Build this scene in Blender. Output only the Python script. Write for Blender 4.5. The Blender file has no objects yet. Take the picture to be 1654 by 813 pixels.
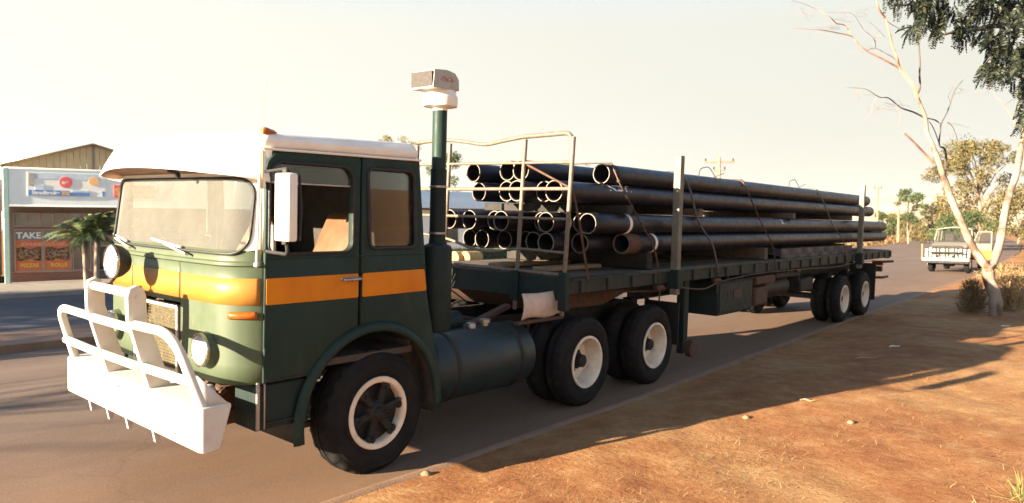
import bpy, bmesh, math, random
import numpy as np
from mathutils import Vector, Matrix
random.seed(7); rng = np.random.default_rng(7)
R_ = math.radians
sc = bpy.context.scene
col = sc.collection

# ------------------------------------------------------------------ camera
FPX, CXP, CYP = 1180.0, 827.0, 406.5
YAW, PIT = math.atan(1001/1180.0), math.atan(36.5/1180.0)
CAM = Vector((4.5, -3.68, 1.95))
cd = bpy.data.cameras.new('camera'); cam = bpy.data.objects.new('camera', cd); col.objects.link(cam)
cam.location = CAM; cam.rotation_euler = (math.pi/2 - PIT, 0, YAW)
cd.sensor_width = 36; cd.lens = 36*FPX/1654; cd.clip_start = .05; cd.clip_end = 6000
cd.dof.use_dof = True; cd.dof.focus_distance = 7.2; cd.dof.aperture_fstop = 2.0
sc.camera = cam

# ------------------------------------------------------------------ light
SUN_EL, SUN_AZ = R_(13.7), math.atan2(-.305, -1.0)      # azimuth clockwise from +Y
world = bpy.data.worlds.new('World'); sc.world = world; world.use_nodes = True
nt = world.node_tree; nt.nodes.clear()
wo = nt.nodes.new('ShaderNodeOutputWorld'); bg = nt.nodes.new('ShaderNodeBackground')
sky = nt.nodes.new('ShaderNodeTexSky'); sky.sky_type = 'NISHITA'; sky.sun_disc = False
sky.sun_elevation = SUN_EL; sky.sun_rotation = SUN_AZ; sky.air_density = 1.0; sky.dust_density = .6; sky.ozone_density = 2.0
# thin high haze: a creamy veil over the blue, thickest towards the horizon
tc = nt.nodes.new('ShaderNodeTexCoord'); sx = nt.nodes.new('ShaderNodeSeparateXYZ')
veil = nt.nodes.new('ShaderNodeMapRange'); veil.interpolation_type = 'SMOOTHSTEP'; veil.inputs['From Min'].default_value = 0.25; veil.inputs['From Max'].default_value = 0.42
veil.inputs['To Min'].default_value = 0.97; veil.inputs['To Max'].default_value = 0.03
nz = nt.nodes.new('ShaderNodeTexNoise'); nz.inputs['Scale'].default_value = 2.2; nz.inputs['Detail'].default_value = 5
mp = nt.nodes.new('ShaderNodeMapping'); mp.inputs['Scale'].default_value = (1, 1, 3.5)
add = nt.nodes.new('ShaderNodeMath'); add.operation = 'MULTIPLY_ADD'; add.inputs[1].default_value = .10; add.use_clamp = True
mix = nt.nodes.new('ShaderNodeMix'); mix.data_type = 'RGBA'
VEIL = (2.46, 2.42, 2.12)
L = nt.links
L.new(tc.outputs['Generated'], sx.inputs[0]); L.new(sx.outputs['Z'], veil.inputs['Value'])
L.new(tc.outputs['Generated'], mp.inputs[0]); L.new(mp.outputs[0], nz.inputs['Vector'])
sub = nt.nodes.new('ShaderNodeMath'); sub.operation = 'SUBTRACT'; sub.inputs[1].default_value = .5
L.new(nz.outputs['Fac'], sub.inputs[0]); L.new(sub.outputs[0], add.inputs[0]); L.new(veil.outputs[0], add.inputs[2])
# haze scatters forward: the veil is brighter towards the sun's side of the sky
dp = nt.nodes.new('ShaderNodeVectorMath'); dp.operation = 'DOT_PRODUCT'
dp.inputs[1].default_value = (math.sin(SUN_AZ)*math.cos(SUN_EL), math.cos(SUN_AZ)*math.cos(SUN_EL), math.sin(SUN_EL))
fw_ = nt.nodes.new('ShaderNodeMath'); fw_.operation = 'MULTIPLY_ADD'; fw_.inputs[1].default_value = .24; fw_.inputs[2].default_value = 1.12
vc = nt.nodes.new('ShaderNodeVectorMath'); vc.operation = 'SCALE'; vc.inputs[0].default_value = VEIL
L.new(tc.outputs['Generated'], dp.inputs[0]); L.new(dp.outputs['Value'], fw_.inputs[0]); L.new(fw_.outputs[0], vc.inputs['Scale']); L.new(vc.outputs[0], mix.inputs['B'])
L.new(add.outputs[0], mix.inputs['Factor']); L.new(sky.outputs[0], mix.inputs['A'])
L.new(mix.outputs['Result'], bg.inputs['Color']); L.new(bg.outputs[0], wo.inputs[0])
bg.inputs['Strength'].default_value = 0.05
sd = bpy.data.lights.new('sun', 'SUN'); sun = bpy.data.objects.new('sun', sd); col.objects.link(sun)
sd.energy = 5.0; sd.angle = R_(.5); sd.color = (1.0, .83, .60)
_s = Vector((math.sin(SUN_AZ)*math.cos(SUN_EL), math.cos(SUN_AZ)*math.cos(SUN_EL), math.sin(SUN_EL)))
sun.rotation_euler = _s.to_track_quat('Z', 'Y').to_euler(); sun.location = _s*80
sc.view_settings.view_transform = 'Standard'; sc.view_settings.look = 'None'; sc.view_settings.gamma = 1
sc.view_settings.exposure = 2.85
sc.cycles.use_denoising = True; sc.cycles.max_bounces = 8; sc.cycles.transparent_max_bounces = 12

# ------------------------------------------------------------------ helpers
FW = Vector((-math.sin(YAW), math.cos(YAW), 0)); RT = Vector((math.cos(YAW), math.sin(YAW), 0)); UP0 = Vector((0, 0, 1))
CF = FW*math.cos(PIT) - UP0*math.sin(PIT); CU = UP0*math.cos(PIT) + FW*math.sin(PIT)
def at(px, py, dep):                       # a measured photo point at a given distance -> place in the world
    return CAM + (CF + RT*((px-CXP)/FPX) + CU*((CYP-py)/FPX))*dep
PHI = .035                                  # lean of the rig towards the kerb (road camber)
TILT = Matrix.Rotation(PHI, 4, 'Y')

def tag(o, label=None, cat=None, group=None, kind=None):
    if label: o['label'] = label
    if cat: o['category'] = cat
    if group: o['group'] = group
    if kind: o['kind'] = kind
    return o
def empty(name, loc=(0, 0, 0), rot=(0, 0, 0), label=None, cat=None, group=None):
    o = bpy.data.objects.new(name, None); col.objects.link(o); o.location = loc; o.rotation_euler = rot
    o.empty_display_size = .2
    return tag(o, label, cat, group)

_bc = {}
def _bevbox(sx_, sy_, sz_, b, seg=1):
    k = (round(sx_, 4), round(sy_, 4), round(sz_, 4), round(b, 4), seg)
    if k not in _bc:
        bm = bmesh.new(); bmesh.ops.create_cube(bm, size=1)
        for v in bm.verts: v.co = Vector((v.co.x*sx_, v.co.y*sy_, v.co.z*sz_))
        if b > 0: bmesh.ops.bevel(bm, geom=list(bm.edges), offset=min(b, .49*min(sx_, sy_, sz_)), segments=seg, affect='EDGES', profile=.5)
        bm.verts.index_update()
        _bc[k] = ([v.co.copy() for v in bm.verts], [[v.index for v in f.verts] for f in bm.faces]); bm.free()
    return _bc[k]
def circ(n, r, a0=0):
    return [(r*math.cos(a0+2*math.pi*i/n), r*math.sin(a0+2*math.pi*i/n)) for i in range(n)]
class MB:
    def __init__(s): s.v = []; s.f = []; s.m = []
    def add(s, vs, fs, mi=0):
        o = len(s.v); s.v += [tuple(v) for v in vs]; s.f += [[i+o for i in f] for f in fs]; s.m += [mi]*len(fs); return s
    def box(s, c, sz, bev=0, rot=None, mi=0, seg=1):
        vs, fs = _bevbox(*sz, bev, seg)
        M = rot if rot is not None else Matrix.Identity(3)
        c = Vector(c)
        return s.add([c + M @ v for v in vs], fs, mi)
    def bb(s, x0, x1, y0, y1, z0, z1, bev=0, mi=0, seg=1):
        return s.box(((x0+x1)/2, (y0+y1)/2, (z0+z1)/2), (abs(x1-x0), abs(y1-y0), abs(z1-z0)), bev, None, mi, seg)
    def tube(s, pts, r, n=10, mi=0, closed=False, caps=True):
        P = [Vector(p) for p in pts]; m = len(P)
        rr = r if isinstance(r, (list, tuple)) else [r]*m
        T = []
        for i in range(m):
            a = P[i-1] if (i or closed) else P[i]; b = P[(i+1) % m] if (i < m-1 or closed) else P[i]
            t = (b-a); T.append(t.normalized() if t.length > 1e-9 else Vector((0, 0, 1)))
        ref = Vector((0, 0, 1)) if abs(T[0].z) < .9 else Vector((1, 0, 0))
        N = T[0].cross(ref).normalized(); vs = []
        for i in range(m):
            N = (N - T[i]*N.dot(T[i])); N = N.normalized() if N.length > 1e-6 else T[i].orthogonal().normalized()
            B = T[i].cross(N)
            for k in range(n):
                a = 2*math.pi*k/n; vs.append(P[i] + (N*math.cos(a)+B*math.sin(a))*rr[i])
        fs = []
        for i in range(m if closed else m-1):
            j = (i+1) % m
            for k in range(n):
                l = (k+1) % n; fs.append([i*n+k, i*n+l, j*n+l, j*n+k])
        if caps and not closed: fs += [list(range(n))[::-1], [(m-1)*n+k for k in range(n)]]
        return s.add(vs, fs, mi)
    def lathe(s, prof, c, axis='X', n=40, mi=0, rad=None, mis=None):
        """prof: (radius, position along axis)"""
        c = Vector(c); vs = []
        for j, (r, h) in enumerate(prof):
            for k in range(n):
                a = 2*math.pi*k/n; q = r if rad is None else rad(j, k, r)
                x, y = q*math.cos(a), q*math.sin(a)
                vs.append(c + (Vector((h, x, y)) if axis == 'X' else Vector((x, h, y)) if axis == 'Y' else Vector((x, y, h))))
        fs = [[j*n+k, j*n+(k+1) % n, (j+1)*n+(k+1) % n, (j+1)*n+k] for j in range(len(prof)-1) for k in range(n)]
        if prof[0][0] > 1e-4 and s_cap(prof, 0): fs.append(list(range(n)))
        if prof[-1][0] > 1e-4 and s_cap(prof, 1): fs.append([(len(prof)-1)*n+k for k in range(n)])
        return s.add(vs, fs, mi)
    def cyl(s, a, b, r, n=16, mi=0, r2=None): return s.tube([a, b], [r, r if r2 is None else r2], n, mi)
    def grid(s, fn, nu, nv, mi=0):
        vs = [fn(i/nu, j/nv) for j in range(nv+1) for i in range(nu+1)]
        fs = [[j*(nu+1)+i, j*(nu+1)+i+1, (j+1)*(nu+1)+i+1, (j+1)*(nu+1)+i] for j in range(nv) for i in range(nu)]
        return s.add(vs, fs, mi)
    def prism(s, poly, mapf, a, b, mi=0):
        n = len(poly); vs = [mapf(p[0], p[1], a) for p in poly] + [mapf(p[0], p[1], b) for p in poly]
        fs = [list(range(n)), [n+i for i in range(n)][::-1]] + [[i, (i+1) % n, n+(i+1) % n, n+i] for i in range(n)]
        return s.add(vs, fs, mi)
    def build(s, name, mat, parent=None, smooth=True, ang=38, loc=None, rot=None, solid=0, norm=True):
        me = bpy.data.meshes.new(name); me.from_pydata(s.v, [], s.f)
        mats = mat if isinstance(mat, (list, tuple)) else [mat]
        for q in mats: me.materials.append(q)
        if len(mats) > 1: me.polygons.foreach_set('material_index', s.m)
        if norm:
            bm = bmesh.new(); bm.from_mesh(me); bmesh.ops.remove_doubles(bm, verts=bm.verts, dist=1e-6)
            bmesh.ops.recalc_face_normals(bm, faces=bm.faces); bm.to_mesh(me); bm.free()
        if smooth:
            me.shade_smooth(); me.set_sharp_from_angle(angle=R_(ang))
        o = bpy.data.objects.new(name, me); col.objects.link(o)
        if loc is not None: o.location = loc
        if rot is not None: o.rotation_euler = rot
        if parent: o.parent = parent
        if solid:
            md = o.modifiers.new('thickness', 'SOLIDIFY'); md.thickness = solid; md.offset = 0
        return o
def s_cap(prof, end): return getattr(MB, '_cap', False)
def mb(): return MB()
def rrect(x0, x1, y0, y1, r, n=6):
    """rounded rectangle; r may be one radius or four (x0y0, x1y0, x1y1, x0y1)"""
    r = r if isinstance(r, (list, tuple)) else [r]*4
    out = []
    for (cx, cy, a0, q) in ((x0, y0, 180, 0), (x1, y0, 270, 1), (x1, y1, 0, 2), (x0, y1, 90, 3)):
        rr = r[q]; sxn = 1 if cx == x0 else -1; syn = 1 if cy == y0 else -1
        for i in range(n+1):
            a = R_(a0 + 90*i/n); out.append((cx+sxn*rr+rr*math.cos(a), cy+syn*rr+rr*math.sin(a)))
    return out
def plate(loops, t, bevel=0.0):
    """flat plate with holes: returns verts (a, b, c) and faces, thickness t along c centred on 0"""
    cu = bpy.data.curves.new('t', 'CURVE'); cu.dimensions = '2D'; cu.fill_mode = 'BOTH'; cu.extrude = max(t/2-bevel, .0005); cu.bevel_depth = bevel; cu.bevel_resolution = 1
    cu.offset = -bevel
    for lp in loops:
        sp = cu.splines.new('POLY'); sp.points.add(len(lp)-1); sp.use_cyclic_u = True
        for p, q in zip(sp.points, lp): p.co = (q[0], q[1], 0, 1)
    o = bpy.data.objects.new('t', cu); me = bpy.data.meshes.new_from_object(o)
    vs = [tuple(v.co) for v in me.vertices]; fs = [list(p.vertices) for p in me.polygons]
    bpy.data.objects.remove(o); bpy.data.curves.remove(cu); bpy.data.meshes.remove(me)
    return vs, fs
def plate_x(m, loops, x, t, bevel=.002, mi=0):      # plate in the Y-Z plane
    vs, fs = plate(loops, t, bevel); return m.add([(x+c, a, b) for a, b, c in vs], fs, mi)
def plate_y(m, loops, y, t, bevel=.002, mi=0):      # plate in the X-Z plane
    vs, fs = plate(loops, t, bevel); return m.add([(a, y+c, b) for a, b, c in vs], fs, mi)
def text_mesh(txt, size, bold=0.0):
    cu = bpy.data.curves.new('t', 'FONT'); cu.body = txt; cu.size = size; cu.align_x = 'LEFT'; cu.offset = bold; cu.extrude = .0
    o = bpy.data.objects.new('t', cu); me = bpy.data.meshes.new_from_object(o)
    vs = [tuple(v.co) for v in me.vertices]; fs = [list(p.vertices) for p in me.polygons]
    bpy.data.objects.remove(o); bpy.data.curves.remove(cu); bpy.data.meshes.remove(me)
    return vs, fs
def fillet(pts, r, n=5):
    P = [Vector(p) for p in pts]; out = [P[0]]
    for i in range(1, len(P)-1):
        a, b, c = P[i-1], P[i], P[i+1]; u = (a-b); w = (c-b)
        d = min(r, u.length*.49, w.length*.49); p0 = b+u.normalized()*d; p1 = b+w.normalized()*d
        for k in range(n+1):
            t = k/n; out.append(p0*(1-t)**2 + b*2*t*(1-t) + p1*t*t)
    out.append(P[-1]); return out
def spline(pts, k=6):
    P = [Vector(p) for p in pts]; out = []
    for i in range(len(P)-1):
        p0 = P[max(i-1, 0)]; p1 = P[i]; p2 = P[i+1]; p3 = P[min(i+2, len(P)-1)]
        for j in range(k):
            t = j/k; out.append(.5*((2*p1)+(-p0+p2)*t+(2*p0-5*p1+4*p2-p3)*t*t+(-p0+3*p1-3*p2+p3)*t**3))
    out.append(P[-1]); return out
def lerp_r(r0, r1, n): return [r0+(r1-r0)*i/(n-1) for i in range(n)]
def dup(root):
    c = root.copy(); col.objects.link(c)
    for ch in list(root.children):
        d = ch.copy(); col.objects.link(d); d.parent = c
        for g in list(ch.children):
            e = g.copy(); col.objects.link(e); e.parent = d
    return c

# ------------------------------------------------------------------ materials
def node_mat(name):
    m = bpy.data.materials.new(name); m.use_nodes = True; n = m.node_tree
    return m, n, n.nodes['Principled BSDF'], n.links
def noise(n, L, scale, detail=4, rough=.6, coord='Object', sc_=(1, 1, 1)):
    t = n.nodes.new('ShaderNodeTexCoord'); mp_ = n.nodes.new('ShaderNodeMapping'); mp_.inputs['Scale'].default_value = sc_
    z = n.nodes.new('ShaderNodeTexNoise'); z.inputs['Scale'].default_value = scale; z.inputs['Detail'].default_value = detail; z.inputs['Roughness'].default_value = rough
    L.new(t.outputs[coord], mp_.inputs[0]); L.new(mp_.outputs[0], z.inputs['Vector']); return z
def ramp(n, L, src, stops):
    r = n.nodes.new('ShaderNodeValToRGB'); e = r.color_ramp.elements
    while len(e) < len(stops): e.new(.5)
    for k, (p, c) in enumerate(stops): e[k].position = p; e[k].color = (*c, 1) if len(c) == 3 else c
    L.new(src, r.inputs[0]); return r
TONE = .80      # scales most material colours down, so shade reads deeper under the raised exposure
def pm(name, c1, c2=None, scale=6, rough=.5, metal=0, bump=.0, bscale=60, rvar=.12, lo=.35, hi=.68, c3=None, c3scale=3, c3lo=.58, c3hi=.68, spec=.5, coord='Object', sc_=(1, 1, 1), dust=None, coat=0):
    m, n, b, L = node_mat(name)
    c2 = c2 or tuple(min(1, x*.72) for x in c1)
    if not any(k in name for k in ('white', 'orange_paint', 'fibreglass', 'fascia', 'rim_paint', 'ad_', 'poster', 'sign', 'cladding')):
        c1, c2 = tuple(x*TONE for x in c1), tuple(x*TONE for x in c2); c3 = tuple(x*TONE for x in c3) if c3 else None
        dust = (tuple(x*TONE for x in dust[0]), dust[1]) if dust else None
    z = noise(n, L, scale, 5, .62, coord, sc_)
    r = ramp(n, L, z.outputs['Fac'], [(lo, c1), (hi, c2)]); out = r.outputs[0]
    if c3:
        z3 = noise(n, L, c3scale, 8, .7, coord, sc_); r3 = ramp(n, L, z3.outputs['Fac'], [(c3lo, (0, 0, 0)), (c3hi, (1, 1, 1))])
        mx = n.nodes.new('ShaderNodeMix'); mx.data_type = 'RGBA'; L.new(r3.outputs[0], mx.inputs['Factor']); L.new(out, mx.inputs['A']); mx.inputs['B'].default_value = (*c3, 1); out = mx.outputs['Result']
    if dust:        # settled dust: (colour, amount) thicker on upward faces and in blotches
        g = n.nodes.new('ShaderNodeNewGeometry'); s_ = n.nodes.new('ShaderNodeSeparateXYZ'); L.new(g.outputs['Normal'], s_.inputs[0])
        zd = noise(n, L, 4, 6, .7)
        ma = n.nodes.new('ShaderNodeMath'); ma.operation = 'MULTIPLY_ADD'; ma.inputs[1].default_value = .5; ma.inputs[2].default_value = .25; L.new(s_.outputs['Z'], ma.inputs[0])
        mb_ = n.nodes.new('ShaderNodeMath'); mb_.operation = 'MULTIPLY'; L.new(ma.outputs[0], mb_.inputs[0]); L.new(zd.outputs['Fac'], mb_.inputs[1])
        mc = n.nodes.new('ShaderNodeMath'); mc.operation = 'MULTIPLY'; mc.use_clamp = True; mc.inputs[1].default_value = dust[1]*2.2; L.new(mb_.outputs[0], mc.inputs[0])
        mx = n.nodes.new('ShaderNodeMix'); mx.data_type = 'RGBA'; L.new(mc.outputs[0], mx.inputs['Factor']); L.new(out, mx.inputs['A']); mx.inputs['B'].default_value = (*dust[0], 1); out = mx.outputs['Result']
    L.new(out, b.inputs['Base Color'])
    zr = noise(n, L, scale*2.3, 4, .6, coord)
    mr = n.nodes.new('ShaderNodeMapRange'); mr.inputs['To Min'].default_value = max(0, rough-rvar); mr.inputs['To Max'].default_value = min(1, rough+rvar); mr.inputs['From Min'].default_value = .3; mr.inputs['From Max'].default_value = .7
    L.new(zr.outputs['Fac'], mr.inputs['Value']); L.new(mr.outputs[0], b.inputs['Roughness'])
    b.inputs['Metallic'].default_value = metal; b.inputs['Specular IOR Level'].default_value = spec
    if coat: b.inputs['Coat Weight'].default_value = coat; b.inputs['Coat Roughness'].default_value = .25
    if bump:
        zb = noise(n, L, bscale, 4, .6, coord); bp = n.nodes.new('ShaderNodeBump'); bp.inputs['Strength'].default_value = bump; bp.inputs['Distance'].default_value = .01
        L.new(zb.outputs['Fac'], bp.inputs['Height']); L.new(bp.outputs[0], b.inputs['Normal'])
    return m
DUST = (.33, .20, .12)
M = {}
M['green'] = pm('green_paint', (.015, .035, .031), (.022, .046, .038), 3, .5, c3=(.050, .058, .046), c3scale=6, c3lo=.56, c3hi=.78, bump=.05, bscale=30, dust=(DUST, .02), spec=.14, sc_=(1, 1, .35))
M['greenf'] = pm('sunlit_green_paint', (.060, .086, .050), (.080, .104, .060), 2.5, .5, c3=(.10, .105, .075), c3scale=7, c3lo=.58, c3hi=.74, sc_=(1, 1, .4), bump=.05, bscale=30, dust=(DUST, .03), spec=.3)  # same green as the sides, with the sunlit look put into its colour
M['orangef'] = pm('sunlit_orange_paint', (.26, .115, .016), (.31, .145, .026), 2.5, .5, bump=.04, bscale=30, dust=(DUST, .03), spec=.3)  # front copy of the stripe orange, its colour set for the sunlit face
M['orange'] = pm('orange_paint', (.60, .20, .010), (.50, .155, .012), 5, .5, c3=(.30, .12, .03), c3scale=9, c3lo=.62, c3hi=.76, sc_=(1, 1, .4), bump=.04, bscale=30, dust=(DUST, .03), spec=.14)
M['white'] = pm('white_paint', (.80, .77, .70), (.70, .66, .58), 4, .42, c3=(.45, .33, .22), c3scale=14, c3lo=.69, c3hi=.74, bump=.04, bscale=40, dust=(DUST, .08))
M['barwhite'] = pm('bullbar_white_paint', (.58, .555, .51), (.50, .46, .41), 6, .45, c3=(.40, .22, .12), c3scale=22, c3lo=.70, c3hi=.74, bump=.05, bscale=50, dust=(DUST, .10))
M['fibre'] = pm('fibreglass', (.82, .80, .74), (.74, .72, .66), 3, .5, c3=(.55, .47, .36), c3scale=10, c3lo=.68, c3hi=.76, bump=.05, bscale=25)
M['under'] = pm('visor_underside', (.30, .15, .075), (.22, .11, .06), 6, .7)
M['black'] = pm('black_rubber', (.008, .008, .009), (.016, .015, .015), 8, .62, bump=.15, bscale=80)
M['tyre'] = pm('tyre_rubber', (.010, .010, .011), (.020, .018, .018), 5, .72, bump=.3, bscale=60, dust=(DUST, .02), spec=.12)
M['dark'] = pm('dark_chassis_steel', (.018, .020, .022), (.040, .034, .030), 6, .6, c3=(.10, .045, .022), c3scale=8, c3lo=.62, c3hi=.72, bump=.2, bscale=50, dust=(DUST, .03), spec=.14)
M['dgreen'] = pm('dark_green_steel', (.011, .024, .025), (.018, .032, .030), 4, .55, c3=(.05, .03, .022), c3scale=7, c3lo=.64, c3hi=.74, bump=.12, bscale=50, dust=(DUST, .03), spec=.15)
M['rail'] = pm('faded_green_rail_paint', (.018, .031, .030), (.030, .037, .033), 5, .55, c3=(.12, .06, .035), c3scale=9, c3lo=.60, c3hi=.72, bump=.15, bscale=50, dust=(DUST, .05), spec=.15)
M['rust'] = pm('rusty_steel', (.11, .045, .022), (.055, .028, .018), 12, .8, bump=.3, bscale=60)
M['tank'] = pm('tank_paint', (.014, .028, .031), (.020, .036, .037), 3, .42, c3=(.045, .032, .024), c3scale=6, c3lo=.60, c3hi=.74, bump=.25, bscale=7, dust=(DUST, .03), spec=.3)
M['rimwhite'] = pm('rim_paint', (.72, .62, .50), (.58, .46, .34), 8, .5, c3=(.25, .13, .07), c3scale=16, c3lo=.62, c3hi=.72, bump=.1)
M['pipe'] = pm('steel_pipe', (.008, .010, .020), (.015, .015, .024), 4, .42, metal=.1, c3=(.032, .020, .020), c3scale=3, c3lo=.56, c3hi=.72, bump=.12, bscale=40, sc_=(1, .35, 1), dust=(DUST, .03), spec=.3)
M['pipein'] = pm('pipe_bore', (.02, .018, .018), (.035, .028, .024), 6, .75, bump=.1)
M['ring'] = pm('bare_pipe_end', (.22, .19, .15), (.12, .095, .07), 14, .6, metal=0)
M['band'] = pm('white_band', (.75, .72, .66), (.55, .50, .44), 12, .55)
M['frame'] = pm('headboard_paint', (.17, .135, .095), (.10, .075, .05), 14, .55, c3=(.22, .09, .04), c3scale=12, c3lo=.58, c3hi=.68, bump=.15)
M['stake'] = pm('stake_paint', (.16, .16, .12), (.11, .105, .08), 8, .6, c3=(.20, .10, .05), c3scale=10, c3lo=.62, c3hi=.72, bump=.15)
M['timber'] = pm('sawn_timber', (.30, .20, .11), (.22, .14, .08), 5, .8, bump=.35, bscale=40, sc_=(.3, 3, 3))
M['deck'] = pm('deck_timber', (.13, .09, .06), (.07, .05, .04), 5, .85, bump=.4, bscale=40, sc_=(3, .3, 3))
M['chain'] = pm('lashing_steel', (.06, .045, .04), (.14, .07, .04), 30, .6, metal=.5)
M['chrome'] = pm('chrome', (.60, .58, .54), (.45, .40, .34), 20, .25, metal=1)
M['alum'] = pm('dull_aluminium', (.50, .46, .40), (.38, .34, .30), 12, .45, metal=.7)
M['grille'] = pm('dusty_grille_screen', (.13, .105, .05), (.07, .055, .03), 14, .8, c3=(.20, .155, .08), c3scale=26, c3lo=.55, c3hi=.62, bump=.5, bscale=90)
M['seat'] = pm('tan_vinyl_seat', (.22, .115, .06), (.17, .085, .045), 6, .5, bump=.15, bscale=20)
M['inner'] = pm('cab_lining', (.045, .035, .032), (.07, .05, .04), 6, .8)
M['brown'] = pm('brown_intake_mesh', (.020, .008, .005), (.014, .006, .004), 30, .6, bump=.4, bscale=120)
M['tarp'] = pm('dark_tarpaulin', (.045, .045, .05), (.025, .025, .03), 6, .7, bump=.6, bscale=9, dust=(DUST, .2))
M['sheet'] = pm('dirty_white_sheet', (.55, .45, .38), (.40, .30, .24), 6, .6, c3=(.22, .12, .08), c3scale=9, c3lo=.60, c3hi=.70, bump=.1)
def emis_free_glass(name, tint, dirt, dirtcol, rough=.02):
    m, n, b, L = node_mat(name)
    b.inputs['Base Color'].default_value = (*tint, 1); b.inputs['Roughness'].default_value = rough; b.inputs['IOR'].default_value = 1.45
    tr = n.nodes.new('ShaderNodeBsdfTransparent'); tr.inputs[0].default_value = (*tint, 1)
    gl = n.nodes.new('ShaderNodeBsdfGlossy'); gl.inputs['Roughness'].default_value = rough
    fr = n.nodes.new('ShaderNodeFresnel'); fr.inputs['IOR'].default_value = 1.5
    m1 = n.nodes.new('ShaderNodeMixShader'); L.new(fr.outputs[0], m1.inputs[0]); L.new(tr.outputs[0], m1.inputs[1]); L.new(gl.outputs[0], m1.inputs[2])
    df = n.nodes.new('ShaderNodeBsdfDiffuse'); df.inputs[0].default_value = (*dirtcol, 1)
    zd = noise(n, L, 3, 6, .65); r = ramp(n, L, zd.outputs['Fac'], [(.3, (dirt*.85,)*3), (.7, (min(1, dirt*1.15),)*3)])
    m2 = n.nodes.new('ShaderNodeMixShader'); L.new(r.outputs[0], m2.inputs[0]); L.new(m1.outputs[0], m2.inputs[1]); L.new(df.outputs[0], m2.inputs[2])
    L.new(m2.outputs[0], n.nodes['Material Output'].inputs[0]); return m
M['wind'] = emis_free_glass('hazy_dusty_windscreen_glass', (.90, .90, .86), .135, (.58, .57, .51))  # pale film is dust plus sky reflection put into the colour
M['glass'] = emis_free_glass('side_window_glass', (.62, .66, .64), .03, (.5, .42, .34))
M['lens'] = pm('lamp_lens', (.34, .34, .31), (.26, .25, .22), 30, .12, spec=.8, bump=.2, bscale=120)
M['amber'] = pm('amber_lens', (.46, .11, .008), (.34, .07, .006), 20, .25, bump=.2, bscale=90)
def leafmat(name, cols, rough=.55, trans=.25):
    m, n, b, L = node_mat(name); g = n.nodes.new('ShaderNodeNewGeometry')
    r = ramp(n, L, g.outputs['Random Per Island'], [(i/(max(1, len(cols)-1)), tuple(x*TONE for x in c)) for i, c in enumerate(cols)])
    b.inputs['Roughness'].default_value = rough; b.inputs['Specular IOR Level'].default_value = .3
    L.new(r.outputs[0], b.inputs['Base Color'])
    tl = n.nodes.new('ShaderNodeBsdfTranslucent'); L.new(r.outputs[0], tl.inputs[0])
    mx = n.nodes.new('ShaderNodeMixShader'); mx.inputs[0].default_value = trans
    L.new(b.outputs[0], mx.inputs[1]); L.new(tl.outputs[0], mx.inputs[2]); L.new(mx.outputs[0], n.nodes['Material Output'].inputs[0]); return m
M['leaf_dark'] = leafmat('shaded_feathery_leaves', [(.006, .012, .014), (.012, .022, .014), (.020, .030, .012), (.008, .012, .020), (.050, .050, .014), (.010, .016, .016)], .5, .12)  # leaf colours darkened to carry the shade of a canopy above
M['leaf_gum'] = leafmat('gum_leaves', [(.13, .12, .04), (.21, .16, .065), (.06, .065, .025), (.25, .19, .08), (.16, .145, .06)], .6, .3)
M['leaf_green'] = leafmat('green_leaves', [(.05, .09, .03), (.10, .13, .04), (.03, .06, .03), (.16, .16, .06)], .6, .3)
M['leaf_yel'] = leafmat('yellow_green_leaves', [(.22, .20, .06), (.30, .26, .09), (.12, .14, .05)], .6, .3)
M['leaf_palm'] = leafmat('palm_fronds', [(.05, .10, .05), (.11, .16, .06), (.24, .24, .08), (.04, .07, .05)], .5, .2)
M['grass'] = leafmat('dry_grass', [(.33, .22, .095), (.40, .28, .125), (.24, .145, .065), (.44, .33, .17)], .8, .25)
M['scrub'] = leafmat('dry_scrub', [(.16, .11, .05), (.24, .17, .07), (.12, .07, .04), (.30, .20, .10)], .8, .2)
M['straw'] = leafmat('straw_litter', [(.36, .235, .11), (.27, .15, .07), (.42, .31, .16), (.18, .085, .045)], .8, .1)
M['bark'] = pm('pale_bark', (.30, .25, .20), (.20, .13, .09), 3.5, .8, c3=(.12, .07, .045), c3scale=3.5, c3lo=.50, c3hi=.60, bump=.3, bscale=30, sc_=(1, 1, .5))
M['twig'] = pm('twig_bark', (.42, .24, .14), (.22, .12, .08), 4, .8, bump=.2)
M['twigd'] = pm('dark_twig_bark', (.10, .07, .06), (.06, .045, .04), 4, .8)
# ------------------------------------------------------------------ the setting: ground, road, verge, hills
def lin(tab, y):
    if y <= tab[0][0]: return tab[0][1]
    for (a, va), (b, vb) in zip(tab, tab[1:]):
        if y <= b: return va + (vb-va)*(y-a)/(b-a)
    return tab[-1][1]
KERB = [(-60, .2), (4, .18), (10.5, -.04), (17, -.2), (36, -.6), (70, -2.6), (108, -6), (220, -21), (560, -78)]
FARK = [(-60, -8.9), (6, -8.9), (30, -11.2), (82, -17.2), (108, -19.4), (220, -36), (560, -96)]
kx = lambda y: lin(KERB, y)
fx = lambda y: lin(FARK, y)
def road_z(x, y):
    a, b = kx(y), fx(y); t = (x-b)/(a-b); w = min(1, 9/abs(a-b)*1.0)
    c = .157*w if y < 40 else .157*w*max(.35, 1-(y-40)/200)
    if t < 0 or t > 1: return 0
    return c*(1-abs(2*t-1)) if abs(2*t-1) > .12 else c*(.88)+c*.0
def hashn(x, y):
    return math.sin(x*1.7+y*.6)*math.sin(y*1.1-x*.35)
def verge_z(x, y):
    d = max(0, x-kx(y)); return .004 + min(d, 6)*.014 + (.022*hashn(x*.9, y*.8)+.008*hashn(x*4.1+1, y*3.7))*min(1, d*1.5)

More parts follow.
